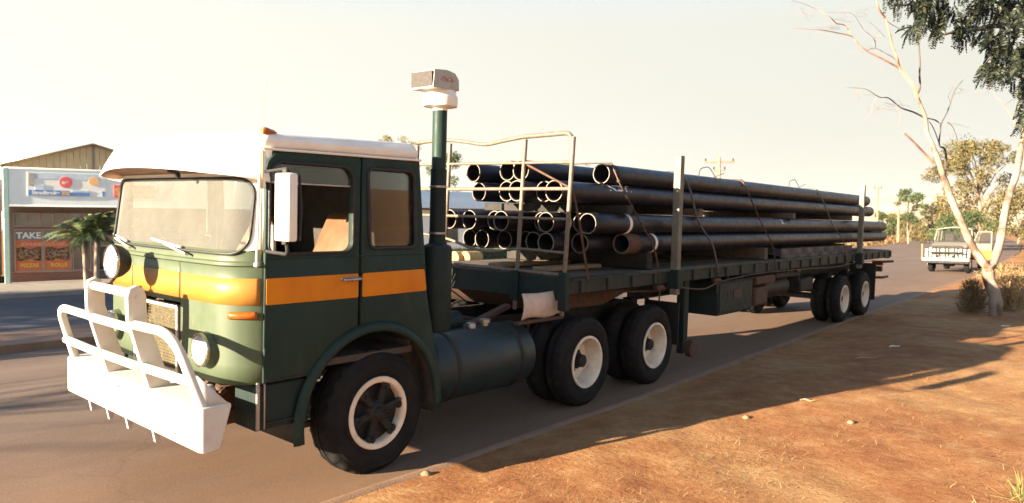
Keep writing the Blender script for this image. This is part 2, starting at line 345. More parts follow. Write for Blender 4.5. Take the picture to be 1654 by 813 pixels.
def ground_mat():
    m, n, b, L = node_mat('red_dirt')
    z1 = noise(n, L, .42, 6, .6); z2 = noise(n, L, 3.2, 9, .72); z3 = noise(n, L, 55, 5, .75)
    r1 = ramp(n, L, z1.outputs['Fac'], [(.38, (0.1872, 0.0656, 0.0248)), (.49, (0.2624, 0.1184, 0.0448)), (.60, (0.3496, 0.2120, 0.0936))])
    r2 = ramp(n, L, z2.outputs['Fac'], [(.34, (0.1496, 0.0528, 0.0224)), (.52, (0.2744, 0.1280, 0.0528)), (.66, (0.3744, 0.2368, 0.1120))])
    mx = n.nodes.new('ShaderNodeMix'); mx.data_type = 'RGBA'; mx.inputs['Factor'].default_value = .5
    L.new(r1.outputs[0], mx.inputs['A']); L.new(r2.outputs[0], mx.inputs['B'])
    r3 = ramp(n, L, z3.outputs['Fac'], [(.32, (.52, .50, .48)), (.5, (1, 1, 1)), (.70, (1.30, 1.25, 1.15))])
    mm = n.nodes.new('ShaderNodeMix'); mm.data_type = 'RGBA'; mm.blend_type = 'MULTIPLY'; mm.inputs['Factor'].default_value = .8
    L.new(mx.outputs['Result'], mm.inputs['A']); L.new(r3.outputs[0], mm.inputs['B']); L.new(mm.outputs['Result'], b.inputs['Base Color'])
    b.inputs['Roughness'].default_value = .95; b.inputs['Specular IOR Level'].default_value = .15
    zb = noise(n, L, 14, 9, .72); bp = n.nodes.new('ShaderNodeBump'); bp.inputs['Strength'].default_value = .42; bp.inputs['Distance'].default_value = .035
    L.new(zb.outputs['Fac'], bp.inputs['Height']); L.new(bp.outputs[0], b.inputs['Normal']); return m
def asphalt_mat(name, c1, c2, fine=.45):
    m, n, b, L = node_mat(name)
    z1 = noise(n, L, .7, 6, .65, sc_=(1, .25, 1)); z3 = noise(n, L, 70, 4, .8)
    r1 = ramp(n, L, z1.outputs['Fac'], [(.36, c1), (.66, c2)])
    r3 = ramp(n, L, z3.outputs['Fac'], [(.30, (1-fine, 1-fine, 1-fine)), (.5, (1, 1, 1)), (.72, (1+fine*.8,)*3)])
    mm = n.nodes.new('ShaderNodeMix'); mm.data_type = 'RGBA'; mm.blend_type = 'MULTIPLY'; mm.inputs['Factor'].default_value = .9
    L.new(r1.outputs[0], mm.inputs['A']); L.new(r3.outputs[0], mm.inputs['B'])
    # tar patches and oil drips
    z4 = noise(n, L, 1.3, 7, .6, sc_=(1, .5, 1)); r4 = ramp(n, L, z4.outputs['Fac'], [(.66, (0, 0, 0)), (.76, (.55, .55, .55))])
    m5 = n.nodes.new('ShaderNodeMix'); m5.data_type = 'RGBA'; L.new(r4.outputs[0], m5.inputs['Factor']); L.new(mm.outputs['Result'], m5.inputs['A']); m5.inputs['B'].default_value = (*[x*.45 for x in c1], 1)
    # red dust drifted in from the verge, and pale wheel tracks
    tcx = n.nodes.new('ShaderNodeTexCoord'); sp_ = n.nodes.new('ShaderNodeSeparateXYZ'); L.new(tcx.outputs['Object'], sp_.inputs[0])
    mrx = n.nodes.new('ShaderNodeMapRange'); mrx.inputs['From Min'].default_value = -3.2; mrx.inputs['From Max'].default_value = .4; L.new(sp_.outputs['X'], mrx.inputs['Value'])
    zq = noise(n, L, 1.6, 7, .7, sc_=(1, .35, 1)); mq = n.nodes.new('ShaderNodeMath'); mq.operation = 'MULTIPLY'; mq.use_clamp = True; L.new(mrx.outputs[0], mq.inputs[0]); L.new(zq.outputs['Fac'], mq.inputs[1])
    mz = n.nodes.new('ShaderNodeMix'); mz.data_type = 'RGBA'; L.new(mq.outputs[0], mz.inputs['Factor']); L.new(m5.outputs['Result'], mz.inputs['A']); mz.inputs['B'].default_value = (.20, .10, .045, 1)
    vr = n.nodes.new('ShaderNodeTexVoronoi'); vr.feature = 'DISTANCE_TO_EDGE'; vr.inputs['Scale'].default_value = .55
    nzc = noise(n, L, 1.5, 4, .6); vm = n.nodes.new('ShaderNodeMix'); vm.data_type = 'RGBA'; vm.inputs['Factor'].default_value = .35; L.new(tcx.outputs['Object'], vm.inputs['A']); L.new(nzc.outputs['Color'], vm.inputs['B']); L.new(vm.outputs['Result'], vr.inputs['Vector'])
    rc = ramp(n, L, vr.outputs['Distance'], [(.0, (.45, .45, .45)), (.010, (1, 1, 1))])
    mcx = n.nodes.new('ShaderNodeMix'); mcx.data_type = 'RGBA'; mcx.blend_type = 'MULTIPLY'; mcx.inputs['Factor'].default_value = .22; L.new(mz.outputs['Result'], mcx.inputs['A']); L.new(rc.outputs[0], mcx.inputs['B'])
    L.new(mcx.outputs['Result'], b.inputs['Base Color']); b.inputs['Roughness'].default_value = .85; b.inputs['Specular IOR Level'].default_value = .25
    zb = noise(n, L, 90, 4, .8); bp = n.nodes.new('ShaderNodeBump'); bp.inputs['Strength'].default_value = .32; bp.inputs['Distance'].default_value = .012
    L.new(zb.outputs['Fac'], bp.inputs['Height']); L.new(bp.outputs[0], b.inputs['Normal']); return m
M['dirt'] = ground_mat()
M['asphalt'] = asphalt_mat('dusty_asphalt', (.112, .076, .059), (.152, .108, .082))
M['asphalt2'] = asphalt_mat('service_road_asphalt', (.056, .058, .068), (.088, .086, .092))
M['concrete'] = pm('weathered_concrete', (.30, .26, .22), (.22, .19, .16), 2, .85, bump=.3, c3=(.22, .15, .10), c3scale=3, c3lo=.6, c3hi=.72)
M['edge'] = pm('dusty_kerb_concrete', (.30, .17, .10), (.22, .12, .075), 3, .9, bump=.5)
M['hill'] = pm('dry_hills', (.40, .33, .23), (.33, .28, .20), .01, .95)

m = mb(); m.grid(lambda u, v: (-3000+6000*u, -3000+6000*v, -.06), 24, 24); tag(m.build('ground', M['dirt'], smooth=False), kind='structure')
def ys(a, b, n, p=1.0): return [a+(b-a)*(i/n)**p for i in range(n+1)]
# the road, cambered
YS = ys(-40, 30, 70) + ys(30, 560, 60, 1.6)[1:]
m = mb(); m.grid(lambda u, v: (lambda y: (lambda x: (x, y, road_z(x, y)+.002))(fx(y)+(kx(y)-fx(y))*u))(YS[round(v*(len(YS)-1))]), 26, len(YS)-1)
tag(m.build('road', M['asphalt']), kind='structure')
# the verge on the kerb side: finer near the camera
XS = [0]+[.06+.12*i for i in range(48)]+[5.9+.5*i for i in range(10)]+[11+3*i for i in range(14)]
YV = ys(-14, 24, 300)+ys(24, 560, 70, 1.7)[1:]
m = mb(); m.grid(lambda u, v: (lambda y: (lambda d: (kx(y)+.07+d, y, verge_z(kx(y)+d, y)+(random.uniform(-.004, .004) if d > 0 and y < 20 else 0)))(XS[round(u*(len(XS)-1))]))(YV[round(v*(len(YV)-1))]), len(XS)-1, len(YV)-1)
tag(m.build('verge', M['dirt']), kind='structure')
# thin flush edging where the seal meets the dirt
m = mb()
YK = ys(-14, 60, 150)
def edge(u, v):
    y = YK[round(v*(len(YK)-1))]; k = round(u*3); w = .008*math.sin(y*2.3)+.006*math.sin(y*5.1)
    return (kx(y)+[-.02+w, -.012+w, .035+w, .09+w][k], y, [.0, .018, .022, .0][k])
m.grid(edge, 3, len(YK)-1); tag(m.build('kerb', M['edge']), kind='structure')
# island between the highway and the service road, service road, footpath
def strip(name, xa, xb, y0, y1, z, h, mat, ny=40, nx=2):
    m = mb(); Y = ys(y0, y1, ny)
    prof = [(0, 0), (.03, h), (1, h)] if h > .03 else [(0, h), (1, h)]
    def fn(u, v):
        y = Y[round(v*ny)]; a, b = xa(y), xb(y); k = round(u*5)
        x = [a, a-.02, a-.17, b+.17, b+.02, b][k]; zz = z + [-.03, h, h+.004, h+.004, h, -.03][k]
        return (x, y, zz)
    m.grid(fn, 5, ny); return tag(m.build(name, mat, ang=30), kind='structure')
strip('island', lambda y: fx(y)-.02, lambda y: fx(y)-2.0, -40, 75, 0, .12, M['edge'])
sx2 = lambda y: fx(y)-2.05
m = mb(); m.grid(lambda u, v: (sx2(-40+105*v)-u*8.4, -40+105*v, .004), 6, 40); tag(m.build('service_road', M['asphalt2']), kind='structure')
strip('footpath', lambda y: sx2(y)-8.4, lambda y: sx2(y)-13.5, -40, 60, 0, .13, M['concrete'])
# far verge strip, dry ground
m = mb(); YF = ys(30, 560, 60, 1.5)
m.grid(lambda u, v: (lambda y: (fx(y)-.05-u*30, y, .03+.10*math.sin(u*3.1)*abs(math.sin(y*.11+u*4))))(YF[round(v*60)]), 14, 60); tag(m.build('far_verge', M['dirt']), kind='structure')
# low hills beyond the town
def hills(name, dist, h, seed, a0, a1):
    r = random.Random(seed); ph = [r.uniform(0, 6) for _ in range(6)]
    def fn(u, v):
        a = a0+(a1-a0)*u; e = sum(math.sin(a*f_+p)/k for f_, p, k in ((9, ph[0], 1.2), (17, ph[1], 2), (31, ph[2], 4), (60, ph[3], 8)))
        z = h*(.62+.25*e)*math.sin(math.pi*min(v, .999))**.8; d = dist+v*500
        return (CAM.x+math.sin(a)*d, CAM.y+math.cos(a)*d, z*(v > 0)-3*(v == 0))
    m = mb(); m.grid(fn, 160, 10); return tag(m.build(name, M['hill']), kind='structure')
hills('hills', 1100, 62, 3, R_(-40), R_(20))
hills('far_hills', 2100, 110, 5, R_(-75), R_(35))
# ------------------------------------------------------------------ wheels
def tyre_mb(x0, w, R=.5, m=None):
    """outer sidewall at x0, tyre runs towards -X"""
    m = m or mb(); s = -1
    P = [(.275, -.035), (.292, -.012), (.315, -.008), (.322, -.002), (.329, -.008), (.36, -.002), (.40, 0), (.425, -.004), (.430, .001), (.436, -.006), (.45, -.013), (.478, -.034), (.492, -.05)]
    body = [(r*R/.5, x0+h) for r, h in P]
    tr = [(.497, -.062), (.500, -.085), (.500, -.105), (.486, -.108), (.486, -.118), (.500, -.121)]
    mid = [(.500, -w/2-.006), (.486, -w/2-.004), (.486, -w/2+.006-.01), (.500, -w/2-.012)]
    tr2 = [(.500, -w+.121), (.486, -w+.118), (.486, -w+.108), (.500, -w+.105), (.500, -w+.085), (.497, -w+.062)]
    allp = body + [(r*R/.5, x0+h) for r, h in tr+tr2] + [(r*R/.5, x0-w-h) for r, h in P[::-1]]
    def rad(j, k, r):
        return r-.017*(1 if (k % 4) < 2 else 0) if (r > .485*R/.5 and (abs(j-13) <= 1 or abs(j-(len(allp)-14)) <= 1)) else r
    m.lathe(allp, (0, 0, 0), 'X', 96, rad=rad); return m
def hub_nuts(m, x, r, n, s=.016, dirn=1):
    for a in range(n):
        t = 2*math.pi*a/n; m.tube([(x, r*math.cos(t), r*math.sin(t)), (x+.03*dirn, r*math.cos(t), r*math.sin(t))], s, 6)
def front_wheel(name, loc, rz, parent):
    w = empty(name, loc, (0, 0, rz)); w.parent = parent
    tyre_mb(0, .28).build('tyre', M['tyre'], w)
    m = mb(); m.lathe([(.287, -.030), (.291, -.008), (.283, .002), (.250, -.004), (.243, -.012), (.236, -.030), (.232, -.10), (.238, -.2)], (0, 0, 0), 'X', 72); m.build('rim', M['rimwhite'], w)
    m = mb()
    # cast star hub: six spokes with wedge clamps
    m.lathe([(.0005, .055), (.045, .055), (.052, .045), (.055, .0), (.085, -.02), (.10, -.05), (.11, -.12)], (0, 0, 0), 'X', 28)
    for k in range(6):
        a = 2*math.pi*k/6+.2; d = Vector((0, math.cos(a), math.sin(a))); t = Vector((0, -math.sin(a), math.cos(a)))
        Mx = Matrix((d, t, Vector((1, 0, 0)))).transposed()
        m.box(d*.15+Vector((-.035, 0, 0)), (.17, .062, .05), .014, Mx)
        m.box(d*.215+Vector((-.02, 0, 0)), (.05, .085, .045), .012, Mx)
        m.tube([d*.205+Vector((-.01, 0, 0)), d*.205+Vector((.022, 0, 0))], .014, 6)
    m.lathe([(.06, -.075), (.20, -.085), (.233, -.07)], (0, 0, 0), 'X', 40)
    hub_nuts(m, .045, .035, 6, .008)
    m.build('hub', M['dark'], w); return w
def dual_wheel(name, loc, parent, side=1, flat=False):
    w = empty(name, loc, (0, 0, 0 if side > 0 else math.pi)); w.parent = parent
    tyre_mb(0, .25).build('tyre', M['tyre'], w)
    tyre_mb(-.31, .25).build('tyre', M['tyre'], w)
    m = mb(); m.lathe([(.280, -.035), (.288, -.012), (.286, .0), (.262, .002), (.256, -.010), (.252, -.05), (.240, -.07), (.234, -.15), (.222, -.185), (.19, -.20), (.12, -.205)], (0, 0, 0), 'X', 72)
    for k in range(5):          # hand holes in the dish
        a = 2*math.pi*k/5
        m.tube([(-.196, .165*math.cos(a), .165*math.sin(a)), (-.190, .165*math.cos(a), .165*math.sin(a))], .022, 10)
    m.build('rim', M['rimwhite'], w)
    m = mb(); m.lathe([(.0005, -.055), (.055, -.055), (.068, -.065), (.074, -.13), (.095, -.14), (.098, -.20), (.13, -.204)], (0, 0, 0), 'X', 28)
    hub_nuts(m, -.205, .118, 8, .015); m.build('hub', M['dark'], w)
    return w

# ------------------------------------------------------------------ the prime mover
truck = empty('prime_mover_truck', (0, 0, 0), (0, PHI, 0), 'green cab-over truck with orange stripe and white bull bar, parked at the kerb', 'truck')
XR, XL, XM = -.03, -2.25, -1.14
# --- plan of the cab front
def plan():
    r = .32; cR = (XR-r, -.88); pts = [(XR, -.88)]
    for i in range(0, 13):
        a = R_(90*i/12); pts.append((cR[0]+r*math.cos(a), cR[1]-r*math.sin(a)))
    n = 16; x0, x1 = XR-r, XL+r
    for i in range(1, n):
        t = i/n; pts.append((x0+(x1-x0)*t, -1.20-.025*math.sin(math.pi*t)))
    for i in range(0, 13):
        a = R_(90-90*i/12); pts.append((XL+r-r*math.cos(a), -.88-r*math.sin(a)))
    pts.append((XL, -.88)); return pts
PL = [q for i, q in enumerate(plan()) if i == 0 or math.dist(q, plan()[i-1]) > 1e-6]; cum = [0]
for a, b in zip(PL, PL[1:]): cum.append(cum[-1]+math.dist(a, b))
LEN = cum[-1]
def pl(s, out=0.0):
    s = max(0, min(LEN, s))
    for i in range(len(cum)-1):
        if s <= cum[i+1]+1e-9:
            t = (s-cum[i])/max(1e-9, cum[i+1]-cum[i]); a, b = PL[i], PL[i+1]
            x, y = a[0]+(b[0]-a[0])*t, a[1]+(b[1]-a[1])*t; dx, dy = b[0]-a[0], b[1]-a[1]; l = math.hypot(dx, dy)
            nx, ny = (-dy/l, dx/l)
            if out: x += nx*out; y += ny*out
            return x, y
    return PL[-1]
# make sure outward offset really points outwards
_t = pl(LEN/2, .1); OUTS = 1 if _t[1] < pl(LEN/2)[1] else -1
def F(s, z, out=0.0):
    x, y = pl(s, out*OUTS); lean = max(0, z-1.72)*.13
    k = (s/LEN); side = min(1, min(s, LEN-s)/.25)
    return (x, y+lean*side, z)
def s_of_x(x):
    best = min(range(401), key=lambda i: abs(pl(LEN*i/400)[0]-x)); return LEN*best/400
# lower front shell in three paint bands; the seams are real gaps
def shell(s0, s1, z0, z1, n, nz=3, out=0.0): 
    m = mb(); m.grid(lambda u, v: F(s0+(s1-s0)*u, z0+(z1-z0)*v, out), n, nz); return m
sR, sL = s_of_x(-.765), s_of_x(-1.56)
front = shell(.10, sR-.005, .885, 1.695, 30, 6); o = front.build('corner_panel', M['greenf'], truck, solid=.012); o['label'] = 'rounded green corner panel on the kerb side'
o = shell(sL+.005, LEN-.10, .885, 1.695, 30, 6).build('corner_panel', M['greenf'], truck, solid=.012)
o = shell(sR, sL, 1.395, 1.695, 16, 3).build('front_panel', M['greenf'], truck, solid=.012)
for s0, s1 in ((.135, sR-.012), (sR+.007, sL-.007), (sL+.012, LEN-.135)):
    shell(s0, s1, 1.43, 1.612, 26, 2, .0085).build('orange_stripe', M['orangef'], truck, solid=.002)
# ledge under the windscreen
m = mb()
def ledge(u, v):
    k = [(0.0, 1.690), (.012, 1.700), (.012, 1.716), (-.004, 1.724), (-.006, 1.80)][round(v*4)]
    return F(.10+(LEN-.20)*u, k[1], k[0])
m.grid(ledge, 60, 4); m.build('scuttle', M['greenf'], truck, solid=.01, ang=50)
# windscreen surround with a real opening
WS0, WS1, WZ0, WZ1 = .22, LEN-.36, 1.775, 2.285
hole = rrect(WS0, WS1, WZ0, WZ1, .13, 8); N = len(hole)
def outer_of(p, so0, so1, zo0, zo1):
    cx, cz = (WS0+WS1)/2, (WZ0+WZ1)/2; dx, dz = p[0]-cx, p[1]-cz
    t = min((so1-cx)/abs(dx) if abs(dx) > 1e-6 else 9e9, (zo1-cz)/abs(dz) if abs(dz) > 1e-6 else 9e9)
    return cx+dx*t, cz+dz*t
# dense sampling along the hole so the bend is followed
def dens(loop, st=.05):
    out = []
    for a, b in zip(loop, loop[1:]+loop[:1]):
        k = max(1, int(math.dist(a, b)/st)); out += [(a[0]+(b[0]-a[0])*i/k, a[1]+(b[1]-a[1])*i/k) for i in range(k)]
    return out
hole = dens(hole); N = len(hole)
outr = [(max(.02, min(LEN-.02, p[0])), max(1.72, min(2.52, p[1]))) for p in [outer_of(p, LEN-.02, 0, 2.52, 0) for p in hole]]
outr = []
for p in hole:
    cx, cz = (WS0+WS1)/2, (WZ0+WZ1)/2; dx, dz = p[0]-cx, p[1]-cz; c = []
    if abs(dx) > 1e-6: c.append(((LEN-.10-cx) if dx > 0 else (cx-.10))/abs(dx))
    if abs(dz) > 1e-6: c.append(((2.52-cz) if dz > 0 else (cz-1.80))/abs(dz))
    t = max(1.0, min(c)); outr.append((cx+dx*t, cz+dz*t))
m = mb()
def ringf(u, v):
    i = round(u*N) % N; a, b = hole[i], outr[i]; return F(a[0]+(b[0]-a[0])*v, a[1]+(b[1]-a[1])*v)
m.grid(ringf, N, 3); m.build('windscreen_surround', [M['fibre']], truck, solid=.012, ang=50)
m = mb(); m.tube([F(p[0], p[1], .008) for p in hole], .011, 8, closed=True); m.build('windscreen_rubber', M['black'], truck)
m = mb()
def glassf(u, v):
    i = round(u*N) % N; a = hole[i]; cx, cz = (WS0+WS1)/2, (WZ0+WZ1)/2
    return F(cx+(a[0]-cx)*v, cz+(a[1]-cz)*v, -.002)
m.grid(lambda u, v: F(WS0+.01+(WS1-WS0-.02)*u, WZ0+.005+(WZ1-WZ0-.01)*v, -.004), 60, 10)
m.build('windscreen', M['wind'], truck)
for sx_, a in ((s_of_x(-.62), -1), (s_of_x(-1.55), -1)):
    m = mb(); p0 = Vector(F(sx_, 1.745, .03)); p1 = Vector(F(sx_+.42*a*-1, 1.80, .035)); p2 = Vector(F(sx_-.02, 1.85, .02))
    m.tube([p0, p0+Vector((0, -.02, .01)), Vector(F(sx_+.35, 1.81, .035))], .008, 6)
    m.tube([F(sx_+.12, 1.795, .024), F(sx_+.58, 1.835, .024)], .009, 6); m.build('wiper', M['barwhite'], truck)
# --- grille
m = mb(); gx0, gx1, gz0, gz1 = -1.53, -.79, .86, 1.375
plate_y(m, [rrect(gx0, gx1, gz0, gz1, .03), rrect(gx0+.03, gx1-.03, gz0+.035, gz1-.035, .015)], -1.222, .03, .006)
m.build('grille_frame', M['alum'], truck)
m = mb(); m.bb(gx0+.02, gx1-.02, -1.19, -1.18, gz0+.02, gz1-.02); m.build('radiator_core', M['grille'], truck)
m = mb()
for i in range(1, 30): x = gx0+.03+(gx1-gx0-.06)*i/30; m.tube([(x, -1.208, gz0+.03), (x, -1.208, gz1-.03)], .0028, 4)
for i in range(1, 20): z = gz0+.03+(gz1-gz0-.06)*i/20; m.tube([(gx0+.03, -1.210, z), (gx1-.03, -1.210, z)], .0028, 4)
tag(m.build('stone_guard_mesh', M['grille'], truck), kind='stuff')
m = mb(); m.tube([(-1.35, -1.235, 1.385), (-1.35, -1.26, 1.34), (-1.35, -1.235, 1.27)], .022, 8); m.build('bonnet_catch', M['alum'], truck)
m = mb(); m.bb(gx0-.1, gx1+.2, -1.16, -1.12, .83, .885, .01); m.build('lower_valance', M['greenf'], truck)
m = mb()      # hanging bits behind the bumper: springs, hose, towing eye
m.tube(spline([(-.72, -1.12, .86), (-.62, -1.2, .78), (-.52, -1.12, .72), (-.42, -1.05, .80)]), .018, 8)
m.bb(-1.75, -.55, -1.05, -.3, .55, .80, .02); m.bb(-.62, -.52, -1.18, -.2, .50, .62, .02); m.bb(-1.9, -1.8, -1.18, -.2, .50, .62, .02)
m.tube([(-.3, -.9, .70), (-.3, -.6, .45), (-.3, 0, .45)], .03, 8); m.build('front_chassis', M['rust'], truck)
m = mb(); m.lathe([(.0005, 0), (.05, .0), (.055, -.03), (.05, -.06), (.0005, -.06)], (-.42, -1.16, .80), 'Y', 16); m.build('horn', M['barwhite'], truck)
# --- headlights
for hx in (-.40, -1.88):
    p = Vector((hx, -1.17, 1.105))
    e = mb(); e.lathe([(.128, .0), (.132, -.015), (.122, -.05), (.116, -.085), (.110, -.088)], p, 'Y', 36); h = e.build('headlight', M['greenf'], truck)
    e = mb(); e.lathe([(.117, -.080), (.118, -.098), (.104, -.102), (.102, -.09)], p, 'Y', 36); e.build('bezel', M['chrome'], h)
    e = mb(); e.lathe([(.0005, -.128), (.04, -.124), (.07, -.116), (.095, -.104), (.104, -.095)], p, 'Y', 36); e.build('lens', M['lens'], h)
for s0, s1 in ((.155, .34), (LEN-.34, LEN-.155)):
    m = mb(); 
    def ind(u, v):
        z = 1.335+.05*v; o_ = .012+.022*math.sin(math.pi*min(1, max(0, v)))*(.6+.4*math.sin(math.pi*u)); return F(s0+(s1-s0)*u, z, o_)
    m.grid(ind, 10, 6); m.build('indicator', M['amber'], truck, solid=.004)
# --- bull bar
bl = empty('bull_bar', (0, 0, 0)); bl.parent = truck
m = mb()
sec = [(-1.455, .805), (-1.455, .525), (-1.43, .505), (-1.33, .515), (-1.235, .79), (-1.24, .81)]
vs = [[], [], [], []]
P_ = []
for x, dy in ((-2.31, .03), (-2.28, 0), (-.055, 0), (-.015, .02)):
    P_.append([(x, y + (dy if y < -1.3 else 0), z) for y, z in sec])
flat = [p for r in P_ for p in r]; n6 = 6
fs = [[j*n6+i, j*n6+(i+1) % n6, (j+1)*n6+(i+1) % n6, (j+1)*n6+i] for j in range(3) for i in range(n6)] + [list(range(n6)), [3*n6+i for i in range(n6)][::-1]]
m.add(flat, fs); o = m.build('bumper', M['barwhite'], bl, ang=30)
bv = o.modifiers.new('b', 'BEVEL'); bv.width = .012; bv.segments = 2
m = mb(); plate_y(m, [rrect(-1.62, -1.12, .62, .73, .012)], -1.459, .006, .001); m.build('number_plate', pm('number_plate', (.74, .62, .50), (.68, .56, .44), 30, .5), bl)
for px_ in (-1.50, -.78):
    m = mb(); prof = [(-1.445, .80), (-1.585, 1.30), (-1.59, 1.46), (-1.575, 1.515), (-1.53, 1.535), (-1.485, 1.515), (-1.465, 1.46), (-1.46, 1.32), (-1.29, .80)]
    vs_, fs_ = plate([prof], .05, .004); m.add([(px_+c, a, b) for a, b, c in vs_], fs_); m.tube([(px_-.03, -1.53, 1.455), (px_+.033, -1.53, 1.455)], .013, 8)
    m.build('upright_plate', M['barwhite'], bl)
for pts in ([(-1.48, -1.54, 1.475), (-.80, -1.54, 1.475)],
            fillet([(-1.52, -1.545, 1.24), (-2.22, -1.535, 1.24), (-2.26, -1.40, .79)], .16, 7),
            [(-1.48, -1.545, 1.235), (-.80, -1.545, 1.235)],
            fillet([(-.76, -1.545, 1.265), (-.20, -1.535, 1.275), (-.06, -1.41, .79)], .22, 9),
            [(-2.24, -1.475, .96), (-1.52, -1.485, .95)], [(-1.48, -1.485, .955), (-.80, -1.485, .955)], [(-.76, -1.48, .96), (-.12, -1.455, .96)]):
    m = mb(); m.tube(pts, .032, 14); m.build('tube_rail', M['barwhite'], bl)
m = mb(); m.add([(-.125, -1.46, 1.04), (-.075, -1.45, .80), (-.02, -1.25, .80)], [[0, 1, 2]]); m.build('gusset', M['barwhite'], bl, solid=.014)
for x in (-1.9, -1.55, -1.2, -.75):
    m = mb(); m.prism([(-1.43, .52), (-1.36, .52), (-1.385, .42), (-1.41, .42)], lambda a, b, c: (c, a, b), x-.012, x+.012); m.build('tow_hook', M['barwhite'], bl)
for bx in (-2.0, -1.25, -.95, -.35):
    for bz in (.74, .58):
        m = mb(); m.tube([(bx, -1.455, bz), (bx, -1.466, bz)], .012, 6); m.build('bolt', M['alum'], bl)
# --- spot lamp on the bull bar
sp = empty('spot_lamp', (0, 0, 0)); sp.parent = truck
p = Vector((-1.30, -1.49, 1.665))
m = mb(); m.lathe([(.120, 0), (.128, .012), (.126, .03), (.112, .075), (.082, .115), (.04, .135), (.0005, .14)], p, 'Y', 32); m.build('housing', M['black'], sp)
m = mb(); m.lathe([(.0005, -.022), (.05, -.019), (.09, -.010), (.118, .004)], p, 'Y', 32); m.build('lens', M['lens'], sp)
m = mb(); m.lathe([(.118, .004), (.126, -.004), (.130, .008), (.126, .02)], p, 'Y', 32); m.build('bezel', M['chrome'], sp)
m = mb(); m.tube([p+Vector((0, .05, -.10)), (p.x, -1.50, 1.50)], .013, 8); m.box((p.x, -1.51, 1.50), (.07, .05, .02), .004); m.build('bracket', M['rust'], sp)

# --- cab sides
def arc(cy, cz, r, a0, a1, n): return [(cy+r*math.cos(R_(a0+(a1-a0)*i/n)), cz+r*math.sin(R_(a0+(a1-a0)*i/n))) for i in range(n+1)]
AC = (-.035, .50); AR = .665
aD = math.degrees(math.asin((.89-AC[1])/AR))          # where the arch meets the door sill
ySeam = -.192; aS = 90 + math.degrees(math.asin((AC[0]-ySeam)/AR))
door = [(-.998, .89)] + arc(*AC, AR, 180-aD, aS+1, 10) + [(ySeam-.006, 2.47)] + [(-.22, 2.495)] + [(-.86, 2.485), (-.93, 2.46), (-.975, 2.41), (-.990, 2.34)]
rear = arc(*AC, AR, aS-1, 8, 16) + [(.625, .60), (.655, .60), (.638, .84), (.512, 1.38), (.395, 2.50), (.38, 2.515), (ySeam+.006, 2.495)]
dwin = rrect(-.955, -.275, 1.785, 2.40, [.05, .07, .10, .10], 6)
rwin = [( -.11+.0, 1.80), (.345, 1.79)]; rwin = rrect(-.135, .335, 1.80, 2.41, [.05, .06, .06, .05], 6)
rwin = [(y+(2.41-z)*.05, z) for y, z in rwin]
